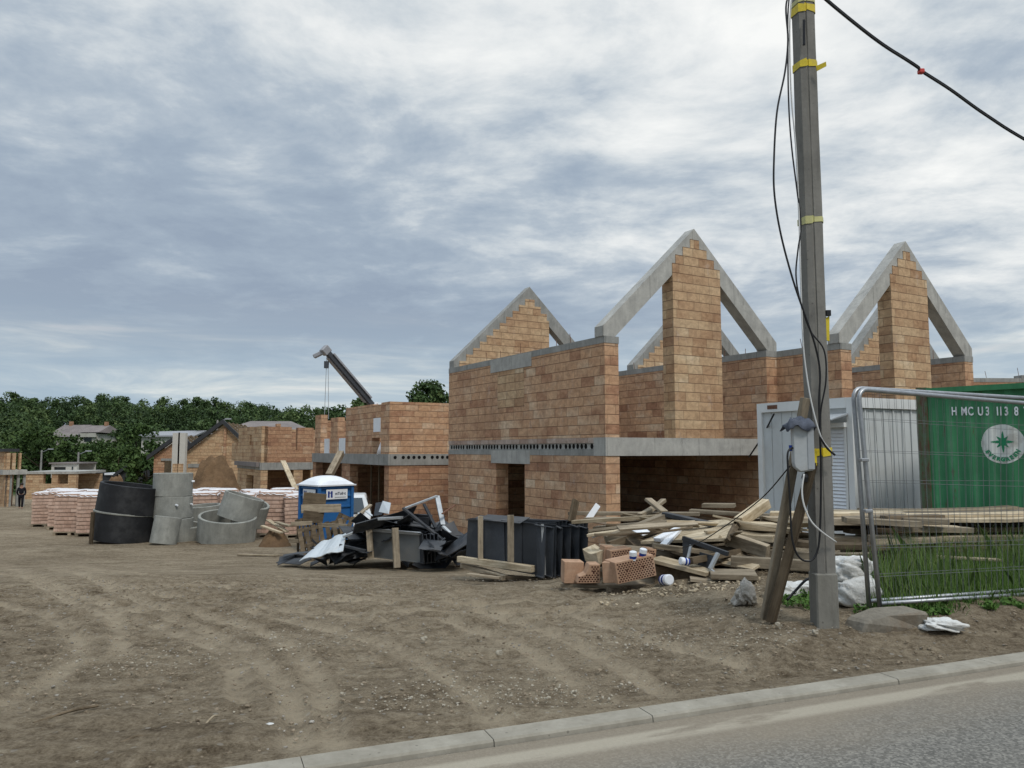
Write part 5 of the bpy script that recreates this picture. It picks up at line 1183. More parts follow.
def can(p, rot, label, h_=.11, r=.05, side='can_blue', scale=1.0):
    t = empty('paint_can', p, 0, label, 'can', 'blue and white cans in the heap'); t.rotation_euler = rot
    MB().lathe([(r, 0), (r, h_ * .62)], 18).build('body', M[side], t); MB().lathe([(r + .002, h_ * .621), (r + .002, h_), (r - .01, h_ + .008)], 18).build('lid', M['white_pl'], t)
    MB().lathe([(r + .0015, h_ * .2), (r + .0015, h_ * .34)], 18).build('stripe', M['red'] if 'red' in label else M['white_pl'], t); return t
can(P(633, 562, 9.15), Euler((R(8), 0, 0)), 'blue can with a white lid standing on the big block', .12, .042); can(P(642, 559, 9.2), Euler((R(10), R(8), 0)), 'blue can with a red band beside the standing one', .12, .042)
can(P(688, 562, 9.2), Euler((R(20), R(-80), 0)), 'blue can lying on its side by the metal frame', .10, .045); can(P(663, 580, 9.1), Euler((R(80), 0, R(20))), 'can on the ground with its white lid facing out', .14, .06)

# ------------------------------------------------------------------ lumber stack right, seen through the fence
rl = random.Random(9); LG = 'long boards of the right hand lumber stack'
def zl_(py, Yd): return zat(py, Yd)
tiers = [(514, 10.5, 4, .045, WP), (519.5, 10.3, 4, .05, WD_), (530, 10.3, 4, .07, WDK), (540, 10.2, 4, .09, WD_), (547, 10.15, 4, .07, WDK)]
for ti, (py, Yd, n_, th, m_) in enumerate(tiers):
    for k in range(n_):
        y_ = Yd + k * .26; z_ = zat(py, Yd) + rl.uniform(-.012, .012); x0 = P(838 + rl.uniform(-40, 45) + (ti % 2) * 30, py, y_).x; x1 = min(x0 + rl.uniform(3.6, 4.6), 7.65 + rl.uniform(-.25, 0)); dy = rl.uniform(-.1, .1)
        m2 = m_ if rl.random() < .6 else rl.choice([WP, WD_])
        plank((x0, y_, z_), (x1, y_ + .25 + dy, z_ + rl.uniform(-.03, .02)), .22, th, m2, 'long board in the lumber stack behind the mesh fence', group=LG, bend=.03 if ti < 2 else 0)
for k, (px, Yd) in enumerate(((880, 10.3), (960, 10.5), (1030, 10.8))):
    for z_a, z_b in ((gz(6, 10), zat(551, 10.2)), (zat(536, 10.2), zat(533, 10.2))):
        o = MB().box(-.07, .07, -.1, 1.1, z_a, z_b).build('support_block', M['wood_dark']); o.location = (P(px, 540, Yd).x, Yd, 0); centred(o); tag(o, 'dark bearer timber propping the lumber stack', 'timber', 'bearers of the lumber stack')
for k in range(14):
    px = rl.uniform(838, 905); py = rl.uniform(518, 556); p = P(px, py, rl.uniform(9.7, 10.2)); Ln = rl.uniform(.4, 1.1)
    plank(p, p + Vector((Ln, rl.uniform(-.2, .2), rl.uniform(-.05, .05))), .15, .07, rl.choice([WD_, WDK, WP]), 'short board end poking from the lumber stack near the fence corner', group='short boards by the fence corner')
plank(P(770, 514, 10.9), P(905, 515, 10.3), .3, .07, WP, 'pale board joining the heap and the lumber stack behind the pole'); plank(P(760, 520, 10.7), P(880, 521.5, 10.2), .3, .09, WD_, 'brown board just under the pale one behind the pole'); plank(P(770, 530, 10.6), P(800, 531, 10.4), .3, .06, WP, 'short pale board right behind the leaning props')
plank(P(937, 557, 9.2), P(1000, 560, 9.1), .1, .03, WP, 'thin pale lath lying in the tall grass')

# ------------------------------------------------------------------ site cabin
cc = GY(857, 14.1); cd = math.atan2(.45, .89)
cbn_s = .9; cbn = empty('site_cabin', (cc.x, cc.y, .0), cd, 'white office cabin with a louvred shutter, between the pole and the green container', 'cabin')
Hc = zat(397, 14.1); cbn.scale = (1, .9, 1)
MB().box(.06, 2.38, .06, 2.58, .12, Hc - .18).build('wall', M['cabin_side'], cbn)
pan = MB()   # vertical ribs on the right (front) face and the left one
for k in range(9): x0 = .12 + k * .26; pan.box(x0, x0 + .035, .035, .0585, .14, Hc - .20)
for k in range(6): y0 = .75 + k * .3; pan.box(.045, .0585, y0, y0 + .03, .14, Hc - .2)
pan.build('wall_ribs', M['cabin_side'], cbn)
f_ = MB()
for x0, y0 in ((0, 0), (2.30, 0), (0, 2.50), (2.30, 2.50)): f_.box(x0, x0 + .14, y0, y0 + .14, .0, Hc - .002)
f_.build_each('corner_post', M['cabin'], cbn)
MB().box(.142, 2.298, -.005, .12, Hc - .19, Hc).box(-.005, .12, .142, 2.498, Hc - .19, Hc).box(.1, 2.44, 2.45, 2.64, Hc - .19, Hc).box(2.32, 2.44, .142, 2.448, Hc - .19, Hc).box(.122, 2.318, .122, 2.448, Hc - .1, Hc - .03).build('roof_frame', M['cabin'], cbn)
MB().box(.142, 2.298, -.003, .12, 0, .13).box(-.003, .12, .142, 2.498, 0, .13).build('base_frame', M['cabin'], cbn)
sh = MB(); z0, z1 = .25, zat(430, 14.2)
for k in range(26): zz = z0 + (z1 - z0) * k / 26; sh.prism([(.03, .22, zz), (.005, .22, zz + .008), (.03, .22, zz + (z1 - z0) / 27)], (0, .92, 0))
sh.build('roller_shutter', M['white_pl'], cbn)
MB().box(-.012, .06, .16, .215, z0 - .03, z1 + .05).box(-.012, .06, 1.145, 1.2, z0 - .03, z1 + .05).box(-.02, .06, .217, 1.143, z0 - .06, z0 - .002).box(-.08, .06, .14, 1.22, z1 + .052, z1 + .14).build('shutter_frame', M['cabin'], cbn)
MB().prism([(-.0, .1, z1 + .28), (-.45, .1, z1 + .17), (-.45, .1, z1 + .19), (-.0, .1, z1 + .31)], (0, 1.1, 0)).build('door_canopy', M['grey_pl'], cbn)
MB().box(-.012, -.006, 2.0, 2.3, Hc - .13, Hc - .05).box(-.012, -.006, 1.0, 1.3, Hc - .13, Hc - .05).build_each('fork_slot', M['rust'], cbn)
MB().box(-.02, .02, 1.2, 1.21, .2, Hc - .2).build('panel_joint', M['grey_pl'], cbn)

# ------------------------------------------------------------------ green container
gc = P(920.5, 500, 12.6); gd = math.atan2(-.766, .643); Hk = zat(388, 12.6) 
ctn = empty('shipping_container', (gc.x, gc.y, 0), gd, 'green corrugated shipping container with a white round logo', 'container')
zb0 = Hk - 2.59; Lc, Wc = 6.06, 2.44
def corr(L_, z0, z1, p=.278, dep=.036):
    pts = []; x = .0
    while x < L_:
        for dx, yy in ((0, 0), (.07, 0), (.07 + .068, dep), (.07 + .068 + .07, dep), (p - .002, 0)):
            if x + dx <= L_: pts.append((x + dx, yy))
        x += p
    return pts
pts = corr(Lc - .30, 0, 1); mb = MB(); n = len(pts)
for x, yy in pts: mb.v.append((.16 + x, .05 + yy, zb0 + .16)); mb.v.append((.16 + x, .05 + yy, Hk - .10))
mb.f = [(2 * i, 2 * i + 2, 2 * i + 3, 2 * i + 1) for i in range(n - 1)]
mb.box(.15, Lc - .15, .1, Wc - .05, zb0 + .1, Hk - .06); mb.build('side_panel', M['green'], ctn)
p_ = MB()
for x0 in (0, Lc - .16):
    for y0 in (0, Wc - .16): p_.box(x0, x0 + .16, y0, y0 + .16, zb0, Hk)
p_.build_each('corner_post', M['green_post'], ctn)
MB().box(.162, Lc - .162, 0.0, .12, Hk - .10, Hk - .015).box(.162, Lc - .162, 0, .12, zb0 + .01, zb0 + .16).box(.0, .12, .162, Wc - .162, Hk - .12, Hk - .012).box(.162, Lc - .162, Wc - .12, Wc, Hk - .10, Hk - .015).build_each('rail', M['green'], ctn)
pe = corr(Wc - .3, 0, 1); mb = MB()
for x, yy in pe: mb.v.append((.04 + yy, .16 + x, zb0 + .1)); mb.v.append((.04 + yy, .16 + x, Hk - .122))
mb.f = [(2 * i, 2 * i + 2, 2 * i + 3, 2 * i + 1) for i in range(len(pe) - 1)]; mb.build('end_panel', M['green_post'], ctn)
rf_ = MB().box(.162, Lc - .162, .122, Wc - .122, Hk - .05, Hk - .02); rf_.build('roof', M['green_post'], ctn)
def on_cont(px, py):   # point on the container's side plane
    k = (px - 512) / F; d_ = Vector((math.cos(gd), math.sin(gd)));
    s_ = (k * (gc.y * math.cos(PITCH)) - gc.x) / (d_.x - k * d_.y * math.cos(PITCH)); y_ = gc.y + d_.y * s_; return s_, zat(py, y_)
def drape(o, dep=.036):   # follow the corrugation outwards: text and discs lie on the outer ribs
    return o
for ch, px in (('H', 955), ('M', 965), ('C', 971.5), ('U', 981.5), ('3', 988.5), ('1', 998.5), ('1', 1002), ('3', 1007.5), ('8', 1017.5), ('7', 1027)):
    s_, z_ = on_cont(px, 411.5); text_mesh('lettering', ch, .185, M['white_paint'] if 'white_paint' in M else M['white_pl'], ctn, (s_, .044, z_), (math.pi / 2, 0, 0), .003, bold=.004).scale = (.62, 1, 1)
s_, z_ = on_cont(1001.5, 444); rr_ = .298
# the logo is painted on the corrugated wall: the disc follows the ribs
def painted_disc(cx_, cz_, r0, r1, shape, mat, name, off):
    """cut the shape into narrow vertical strips laid on the corrugation"""
    mb = MB(); xs_ = np.linspace(cx_ - r1, cx_ + r1, 90)
    for xa, xb in zip(xs_[:-1], xs_[1:]):
        ya = yb = None
        def dep_(x):
            q = (x - .16) % .278
            if q < .07: d = 0
            elif q < .138: d = (q - .07) / .068
            elif q < .208: d = 1
            else: d = 1 - (q - .208) / .068
            return .05 + max(0, min(1, d)) * .036
        for seg in shape((xa + xb) / 2 - cx_):
            mb.add([(xa, dep_(xa) - off, cz_ + seg[0]), (xb, dep_(xb) - off, cz_ + seg[0]), (xb, dep_(xb) - off, cz_ + seg[1]), (xa, dep_(xa) - off, cz_ + seg[1])], [(0, 1, 2, 3)])
    return mb.build(name, mat, ctn)
M['logo_white'] = simple('worn_white_paint', (.66, .68, .64), .6, 0, .06, 7, .3, ((.25, .22, .18), .55))
M['logo_green'] = simple('logo_green', (.02, .22, .10), .6, 0, .15, 8)
disc = lambda x: [(-math.sqrt(max(0, rr_ ** 2 - x * x)), math.sqrt(max(0, rr_ ** 2 - x * x)))]
painted_disc(s_, z_, 0, rr_, disc, M['logo_white'], 'logo_disc', .003)
def star(x):
    out = []; zs = np.linspace(-.22, .24, 90)
    inside = []
    for zz in zs:
        zz2 = zz - .03; r = math.hypot(x, zz2); a = math.atan2(zz2, x); k = abs(((a / (math.pi / 4) + .5) % 1) - .5) * 2
        R0 = .165 if int(round(a / (math.pi / 4))) % 2 == 0 else .12
        inside.append(r < .06 + (R0 - .06) * (1 - k) ** 1.6 * 1.0 + (.0))
    st_ = None
    for zz, i_ in zip(zs, inside):
        if i_ and st_ is None: st_ = zz
        if not i_ and st_ is not None: out.append((st_, zz)); st_ = None
    return out
painted_disc(s_, z_, 0, .2, star, M['logo_green'], 'logo_star', .006)
for i, ch in enumerate('EVERGREEN'):
    a = R(-150 + i * 120 / 8 * 1.0); rr2 = .235
    text_mesh('logo_letter', ch, .078, M['logo_green'], ctn, (s_ + rr2 * math.cos(a), .042, z_ + rr2 * math.sin(a)), (math.pi / 2, -(a + math.pi / 2), 0), .002, bold=.006)

# ------------------------------------------------------------------ utility pole
pb = GY(824.5, 6.75); topz = 9.0
ptop = P(799, 0, 6.75); lean = Vector(((P(799, 0, 6.75) - P(824, 622, 6.75)).x * 1.0, 0, 0)); vis_h = ptop.z - pb.z
tx = (P(802.5, 0, 6.75).x - pb.x) / vis_h
po = empty('utility_pole', pb, 0, 'tall leaning concrete utility pole wrapped with yellow tape', 'pole')
def pole_sec(z):
    s_ = .087 - (z / 8.9) * .010; a = R(12); c = [(-1, -.7), (-.45, -1), (-.38, -.88), (-.25, -.88), (-.18, -1), (.7, -1), (1, -.7), (1, .7), (.7, 1), (-.7, 1), (-1, .7)]
    return [(s_ * (x * math.cos(a) - y * math.sin(a)) + tx * z, s_ * (x * math.sin(a) + y * math.cos(a)), z) for x, y in c]
mb = MB(); zs = np.linspace(-.5, topz, 40); m_ = len(pole_sec(0))
for z in zs: mb.v += pole_sec(z)
for i in range(len(zs) - 1):
    for k in range(m_): mb.f.append((i * m_ + k, i * m_ + (k + 1) % m_, (i + 1) * m_ + (k + 1) % m_, (i + 1) * m_ + k))
mb.f += [tuple(range(m_))[::-1], tuple((len(zs) - 1) * m_ + k for k in range(m_))]; mb.build('shaft', M['pole'], po, jitter=.0012)
zc_ = zat(572, 6.75) - pb.z
MB().prism([(-.094, -.094, -.4), (.092, -.098, -.4), (.094, .094, -.4), (-.092, .094, -.4)], (0, 0, .4 + zc_)).build('base_collar', M['pole_base'], po, bevel=.012, jitter=.003)
def band(zpy, h_, mat, grow=.006, name='tape_band', wob=.012):
    z = zat(zpy, 6.75) - pb.z; mb = MB(); n = m_
    for zz in (z - h_ / 2, z, z + h_ / 2):
        for (x, y, _) in pole_sec(zz):
            cx_ = tx * zz; mb.v.append((cx_ + (x - cx_) * (1 + grow / .08), y * (1 + grow / .08), zz + random.uniform(-wob, wob)))
    for i in range(2):
        for k in range(n): mb.f.append((i * n + k, i * n + (k + 1) % n, (i + 1) * n + (k + 1) % n, (i + 1) * n + k))
    return mb.build(name, mat, po)
band(12, .07, M['yellow']); band(5, .04, M['pale_yellow']); band(67, .06, M['yellow']); band(222, .055, M['pale_yellow']); band(452, .075, M['yellow'])
def rel(px, py, Yd): return P(px, py, Yd) - pb
MB().prism([rel(816, 66, 6.62), rel(826, 61.5, 6.58), rel(826.5, 66, 6.58), rel(817, 71, 6.62)], (0, .006, 0)).build('tape_tail', M['yellow'], po)
MB().prism([rel(825.5, 318, 6.7), rel(829.5, 316, 6.7), rel(829.5, 341, 6.7), rel(826, 340, 6.7)], (0, .02, 0)).build('yellow_tag', M['yellow'], po); MB().box(-.02, .02, -.02, .02, 0, .05).build('clip', M['black'], po, loc=rel(828, 316, 6.7))
MB().prism([rel(814, 452, 6.58), rel(817, 451, 6.58), rel(817, 466, 6.58), rel(814.5, 462, 6.58)], (0, .01, 0)).build('tape_tail', M['yellow'], po)
MB().tube([rel(804, 20, 6.63), rel(804, 45, 6.63)], .012, 6).build('step_bolt', M['black'], po)

# meter box fixed to the pole, with a rag over it
bx = empty('meter_box', P(803, 470, 6.62), R(-12), 'light grey electric box strapped to the pole', 'electric box'); Hb = P(803, 425, 6.62).z - P(803, 470, 6.62).z
MB().prism([(-.075, -.06, 0.02), (-.03, -.06, -.02), (.085, -.06, -.0), (.085, -.06, Hb), (-.085, -.06, Hb), (-.085, -.06, .06)], (0, .12, 0)).build('case', M['box_grey'], bx, bevel=.012)
MB().box(.035, .0865, -.066, -.061, .01, Hb - .02).build('side_cover', M['grey_pl'], bx)
MB().lathe([(.02, -.04), (.03, 0), (.02, .03)], 10).build('plug', M['black'], bx, loc=(.01, -.03, -.06)); MB().lathe([(.012, 0), (.014, .05)], 8).build('cable_gland', M['can_blue'], bx, loc=(-.1, -.03, Hb * .42))
n = 12; mb = MB(); g_ = np.linspace(-1, 1, n); rr3 = np.random.default_rng(8)
for j in range(n):
    for i in range(n):
        x, y = g_[i], g_[j]; ed = max(abs(x), abs(y)); mb.v.append((x * .125 - .01, y * .10, .03 + .03 * rr3.random() - (.075 * ((ed - .6) / .4) if ed > .6 else 0) + .02 * math.sin(5 * x + 3 * y)))
mb.f = [(j * n + i, j * n + i + 1, (j + 1) * n + i + 1, (j + 1) * n + i) for j in range(n - 1) for i in range(n - 1)]
rg = mb.build('rag', M['rag'], None, True); so_ = rg.modifiers.new('thick', 'SOLIDIFY'); so_.thickness = .008; rg.location = Vector(bx.location) + Vector((-.02, 0, Hb)); tag(rg, 'crumpled blue grey rag draped over the electric box', 'rag')

# props
pA = GY(765, 6.95); pA2 = P(806, 398, 6.66)
plank(pA, pA2, .075, .055, M['wood'], 'long wooden prop leaning up behind the electric box', 'wooden prop', 'wooden_prop')
plank(GY(771, 6.85, 0), P(813, 462, 6.60), .085, .065, M['wood_dark'], 'shorter darker wooden prop crossing low against the pole', 'wooden prop', 'wooden_prop')

# cables
def cable(pts, r, mat, label, name='cable', group=None, sub=6):
    o = MB().tube(spline([P(*p) for p in pts], sub), r, 7).build(name, mat, None, True); centred(o); return tag(o, label, 'cable', group)
cable([(798, -60, 6.6), (790, -12, 6.58), (786, 8, 6.56), (788, 40, 6.55), (785, 72, 6.54), (777, 112, 6.52), (774, 160, 6.5), (774.5, 195, 6.5), (781, 235, 6.5), (793, 280, 6.5), (806, 318, 6.5), (815, 345, 6.52), (820, 372, 6.54), (819, 405, 6.56), (821, 470, 6.57), (820, 530, 6.57), (817, 552, 6.57), (810, 561, 6.56), (799, 557, 6.56), (792, 538, 6.55), (790, 500, 6.55), (788, 470, 6.55), (788, 452, 6.56), (794, 447, 6.6)], .0085, M['black'], 'thick black cable bowing out left of the pole and looping below the box')
cable([(800, -40, 6.62), (789, 0, 6.6), (788, 60, 6.58), (789, 110, 6.58), (792, 150, 6.6), (797, 190, 6.6), (801, 225, 6.6), (798, 250, 6.58), (796, 275, 6.57), (800, 300, 6.56), (810, 330, 6.6), (824, 350, 6.58), (826, 380, 6.58), (821, 410, 6.6), (820, 440, 6.6)], .007, M['black'], 'second black cable weaving close along the pole')
cable([(795, -30, 6.62), (790, 20, 6.6), (791, 90, 6.6), (796, 150, 6.6), (799, 215, 6.6), (801, 290, 6.58), (803, 340, 6.56), (806, 370, 6.56), (812, 405, 6.54), (821, 437, 6.53), (831, 452, 6.56), (832, 466, 6.62)], .0065, M['white_cable'], 'pale cable hanging straight down the pole')
cable([(804, 474, 6.56), (802, 490, 6.55), (804, 505, 6.54), (811, 521, 6.53), (822, 532, 6.54), (836, 542, 6.62)], .0075, M['white_cable'], 'short white cable curving from the box round the pole')
cable([(820, 437, 6.52), (827, 448, 6.52), (835, 455, 6.55)], .009, M['black'], 'black cable end stub sticking out of the pale cable')
cable([(790, 466, 6.6), (764, 496, 7.4), (735, 519, 8.2), (702, 541, 9.0), (682, 548, 9.5)], .006, M['black'], 'thin black wire running from the props down to the timber heap')
cable([(774, 414, 15.5), (762, 437, 16.5), (749, 457, 17.6)], .018, M['black'], 'thin wire from the cabin corner to the brick house')
cable([(787, 600, 6.9), (796, 590, 6.95), (806, 580, 7.0), (816, 577, 7.05)], .012, M['black'], 'short black hose arching out of the weeds by the pole')
sv_c = [(813, -14, 6.7), (826, 0, 6.9), (860, 28, 7.4), (884, 46, 7.7), (906, 60, 8.0), (918, 68, 8.1), (922, 72, 8.15), (950, 90, 8.5), (985, 115, 8.9), (1030, 143, 9.4), (1120, 190, 10.5), (1400, 240, 15)]
cable(sv_c, .013, M['black'], 'thick twin black service cable running off the pole to the upper right')
cable([(x + .7, y - 1.6, z) for x, y, z in sv_c], .007, M['black'], 'thinner strand lashed along the service cable')
o = MB().box(-.03, .03, -.03, .03, -.03, .02).build('cable_clip', M['red'], bevel=.008); o.location = P(921, 71, 8.13); tag(o, 'small red clip on the overhead service cable', 'clip')

# ------------------------------------------------------------------ mesh fence panels
def fence_panel(c, label):
    """c = bottom left, top left, top right, bottom right in the world: a racked tubular frame with welded mesh"""
    bl, tl, tr, br2 = [Vector(p) for p in c]; t = empty('mesh_fence', bl, 0, label, 'fence panel', 'temporary mesh fence panels')
    def q(a, b_): return (bl * (1 - a) + br2 * a) * (1 - b_) + (tl * (1 - a) + tr * a) * b_ - bl
    L_ = (tr - tl).length; H_ = (tl - bl).length; k = .10
    ca, cb2 = k / L_, 1 - k / H_; pts = [q(0, -.01), q(0, .5), q(0, cb2)] + [q(ca * (1 - math.cos(R(a))), cb2 + (1 - cb2) * math.sin(R(a))) for a in (22, 45, 68)] + [q(ca, 1), q(.5, 1), q(1 - ca, 1)] + [q(1 - ca * (1 - math.cos(R(a))), cb2 + (1 - cb2) * math.sin(R(a))) for a in (68, 45, 22)] + [q(1, cb2), q(1, .5), q(1, -.01)]
    MB().tube(pts, .021, 12).build('tube_frame', M['galv'], t, True); MB().tube([q(.005, .022), q(.5, .024) - Vector((0, 0, .008)), q(.995, .022)], .018, 12).build('bottom_rail', M['galv'], t, True)
    w = MB(); x = .09; off = Vector((0, .02, 0))
    while x < L_ - .05:
        b1 = random.uniform(-.004, .004); w.tube([q(x / L_, .012) + off, q(x / L_ + b1, .5) + off * 1.6, q(x / L_, .99) + off], .0015, 4, caps=False); x += .092
    for z_ in (.14, .27, .42, .57, .71, .86): w.tube([q(0, z_) + off, q(.5, z_ + random.uniform(-.004, .004)) + off * 1.5, q(1, z_) + off], .0018, 4, caps=False)
    w.build('wire_mesh', M['wire'], t); return t
A_ = P(880, 608.5, 7.05); B_ = P(1024, 598.3, 7.9); dv = Vector((B_.x - A_.x, B_.y - A_.y, 0)).normalized()
def ext(a, b_, k): return a + (b_ - a) * k
C1 = P(858, 389, 7.03); D1 = P(1024, 403, 7.9)
fence_panel((A_, C1, ext(C1, D1, 1.6), ext(A_, B_, 1.6)), 'front mesh fence panel with its bottom rail lying over the grass')
A2 = P(869, 606, 7.12); B2_ = P(1024, 594, 8.0); C2_ = P(853, 388, 7.09); D2_ = P(1024, 398, 7.98)
fence_panel((A2, C2_, ext(C2_, D2_, 1.6), ext(A2, B2_, 1.6)), 'rear mesh fence panel doubled behind the front one at the corner')
for px, py in ((864, 460), (868, 511)):
    o = MB().box(-.035, .035, -.03, .03, -.014, .014).build('fence_clamp', M['galv'], bevel=.004); o.location = P(px, py, 7.02); tag(o, ('upper' if py == 460 else 'lower') + ' clamp joining the two fence uprights', 'clamp')

# ------------------------------------------------------------------ bags, block, litter
def lump(name, p, s, mat, label, cat, seed, rot=(0, 0, 0), sub=4, amp=.18, taper=0):
    bm = bmesh.new(); bmesh.ops.create_icosphere(bm, subdivisions=sub, radius=1); r = np.random.default_rng(seed); off = r.random(3) * 20
    co = np.array([v.co[:] for v in bm.verts]); q = co * 1.0
    nz = vnoise(q[:, 0] + off[0] + q[:, 2] * .7, q[:, 1] + off[1] - q[:, 2], 1.3, seed) * amp * 2 + vnoise(q[:, 0] * 1.1 + off[1] + q[:, 2], q[:, 1] + off[2] + q[:, 2] * .6, 4, seed + 1) * amp + vnoise(q[:, 0] + q[:, 2] * 1.4 + off[0], q[:, 1] - q[:, 2] + off[2], 10, seed + 2) * amp * .4
    for v, k in zip(bm.verts, nz):
        c = v.co * (1 + k); 
        for i_ in range(3): c[i_] = math.copysign(abs(c[i_]) ** .82, c[i_])
        c.x *= 1 - taper * (c.z + .5); c.y *= 1 - taper * (c.z + .5); c.z = max(c.z, -.75); v.co = Vector((c.x * s[0], c.y * s[1], (c.z + .75) * s[2]))
    me = bpy.data.meshes.new(name); bm.to_mesh(me); bm.free(); me.shade_smooth(); me.materials.append(mat); o = bpy.data.objects.new(name, me); COL.objects.link(o); place(o, p, rot); return tag(o, label, cat)
lump('woven_sack', GY(853, 7.55), (.24, .2, .17), M['bag'], 'lower full white woven sack behind the pole', 'sack', 3, amp=.32)
lump('woven_sack', GY(849, 7.6, .24), (.23, .19, .13), M['bag'], 'upper white woven sack slumped on the other', 'sack', 5, amp=.38)
lump('plastic_bag', GY(745, 7.55), (.14, .1, .155), M['bag_grey'], 'dirty grey cloudy bag standing left of the props', 'bag', 8, amp=.55, taper=.42)
lump('plastic_bag', GY(785, 7.9), (.16, .1, .09), M['bag'], 'crumpled white plastic among the weeds right of the props', 'bag', 12, amp=.4)
lump('plastic_bag', GY(800, 8.1), (.15, .1, .07), M['bag'], 'small crumpled white plastic nearer to the pole', 'bag', 14, amp=.4)
lp = lump('plastic_litter', G(940, 629), (.17, .12, .045), M['bag'], 'torn white plastic litter on the dirt below the fence', 'litter', 17, amp=.6)
cb_ = MB().prism([(-.40, -.13, -.08), (-.36, -.15, .045), (-.1, -.13, .075), (.26, -.14, .085), (.30, -.10, -.08)], (0, .26, .015)).build('concrete_block', M['footing'], bevel=.022, jitter=.01); place(cb_, GY(890, 6.8), (0, 0, R(16))); tag(cb_, 'worn concrete footing lying at the foot of the fence corner', 'concrete block')
for k, (px, py, s_) in enumerate(((816, 634, .028), (778, 626, .022), (500, 655, .03), (424, 641, .025))):
    lump('stone', G(px, py), (s_, s_ * .8, s_ * .8), M['stone_pale'], ['pale fist sized stone touching the pole base', 'pale stone left of the pole base', 'single white pebble in the middle of the dirt', 'lone pale pebble on the tyre track'][k], 'stone', 30 + k, sub=3, amp=.5)
def stick(a, b_, r, mat, label):
    p1_, p2_ = G(*a), G(*b_); m1 = (p1_ + p2_) / 2 + Vector((0, .02, .03)); o = MB().tube(spline([p1_ + Vector((0, 0, .02)), m1, p2_ + Vector((0, 0, .02))], 4), r, 6).build('stick', mat); centred(o); return tag(o, label, 'stick')
stick((33, 727), (98, 709), .009, M['wood_dark'], 'long thin dark stick lying on the dirt at lower left'); stick((120, 747), (146, 740), .006, M['wood_dark'], 'short dark twig near the bottom left')
stick((206, 727), (217, 719), .006, M['wood_pale'], 'bent pale strip of wood left of the white scrap')
lump('paper_scrap', G(220, 729), (.03, .016, .008), M['bag_grey'], 'small white scrap of paper on the dirt at lower left', 'scrap', 40, sub=3, amp=.7); lump('paper_scrap', G(272, 725), (.03, .01, .006), M['bag'], 'thin curled white scrap right of the other one', 'scrap', 41, sub=3, amp=.7)
lump('paper_scrap', G(312, 723), (.015, .012, .009), M['bag_grey'], 'pale lump of litter beside the tyre track', 'scrap', 42, sub=3, amp=.5)

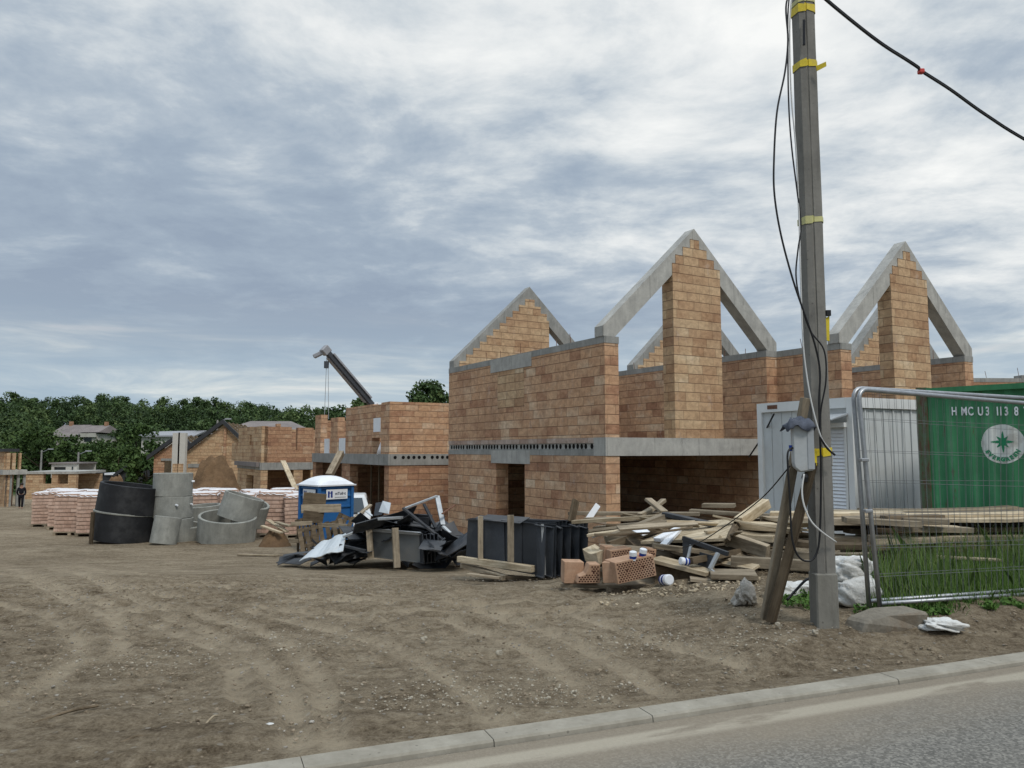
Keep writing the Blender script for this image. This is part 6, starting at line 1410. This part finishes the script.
# ------------------------------------------------------------------ grass and weeds
def grass(n, area, hmin, hmax, w_, mat, name, label, seed, lean=.35):
    r = np.random.default_rng(seed); rr = random.Random(seed); V_ = np.zeros((n, 5, 3)); T = np.zeros((n, 5))
    for i in range(n):
        x, y, hs = area(rr); z = gz(x, y) - .01; a = rr.uniform(0, 6.28); h_ = rr.uniform(hmin, hmax) * hs; lx, ly = rr.gauss(0, lean) * h_, rr.gauss(0, lean) * h_
        dx, dy = math.cos(a) * w_ / 2, math.sin(a) * w_ / 2
        V_[i] = [(x - dx, y - dy, z), (x + dx, y + dy, z), (x + lx * .35 + dx * .8, y + ly * .35 + dy * .8, z + h_ * .6), (x + lx, y + ly, z + h_), (x + lx * .35 - dx * .8, y + ly * .35 - dy * .8, z + h_ * .6)]
        T[i] = np.clip(rr.gauss(.45, .2), 0, 1)
    me = bpy.data.meshes.new(name); v = V_.reshape(-1, 3); me.vertices.add(len(v)); me.vertices.foreach_set('co', v.ravel()); me.loops.add(len(v)); me.loops.foreach_set('vertex_index', np.arange(len(v), dtype=np.int32))
    me.polygons.add(n); me.polygons.foreach_set('loop_start', np.arange(0, len(v), 5, dtype=np.int32)); me.update(calc_edges=True)
    at = me.attributes.new('tint', 'FLOAT', 'POINT'); at.data.foreach_set('value', T.ravel().astype(np.float32)); me.materials.append(mat)
    o = bpy.data.objects.new(name, me); COL.objects.link(o); return tag(o, label, 'grass', kind='stuff')
def fline(t): return A_ + dv * t
def ga(r):
    t = r.uniform(-.0, 7); d_ = r.uniform(-.05, 1.75) ; p = fline(t); pn = Vector((dv.y * .35, 1, 0)); q = p + pn * d_; hs = .55 + .45 * min(1, d_ / .5 + t * .05)
    return q.x, q.y, hs * (1.0 if d_ < 2.2 else .8)
grass(15000, ga, .10, .30, .008, M['grass'], 'tall_grass', 'tall green grass growing behind the mesh fence', 4, .22)
def gc_(r):
    x, y, h_ = ga(r); return x, y, h_ * (1 if vnoise(np.array([x]), np.array([y]), 2.2, 77)[0] > -.12 else .45)
grass(5200, gc_, .30, .62, .0065, M['grass_tall'], 'seeding_grass', 'thin taller grass stalks behind the mesh fence', 14, .20)
def gb(r):
    t = r.uniform(.0, 7); p = fline(t); pn = Vector((-dv.y, dv.x, 0)); q = p + pn * r.gauss(.02, .10); return q.x, q.y, r.uniform(.3, 1)
grass(3800, gb, .04, .13, .009, M['weed'], 'fence_grass', 'short grass along the bottom rail of the fence', 6, .5)
def weeds(name, spots, label, seed, ls=.028):
    r = random.Random(seed); cl_ = []
    for (x, y, s_) in spots: cl_.append(((x, y, gz(x, y) + s_ * .45), (s_, s_, s_ * .6), int(150 * s_ / .15), ls, r.gauss(.5, .12)))
    o = leaf_mesh(name, cl_, M['weed'], None, seed); return tag(o, label, 'weeds', kind='stuff')
rw = random.Random(2); sp_ = []
for k in range(26): p = fline(rw.uniform(.5, 5.5)); sp_.append((p.x + rw.gauss(0, .1) + .08, p.y - rw.uniform(0.06, .30), rw.uniform(.03, .085)))
weeds('broadleaf_weeds', sp_, 'broad leaved weeds along the foot of the fence', 3)
weeds('pole_weeds', [(P(px, 590, Yd).x, Yd, s_) for px, Yd, s_ in ((792, 7.5, .1), (802, 7.6, .12), (808, 7.4, .1), (784, 7.7, .08), (797, 7.9, .1), (862, 7.15, .09))], 'weeds around the foot of the props and pole', 7, .02)
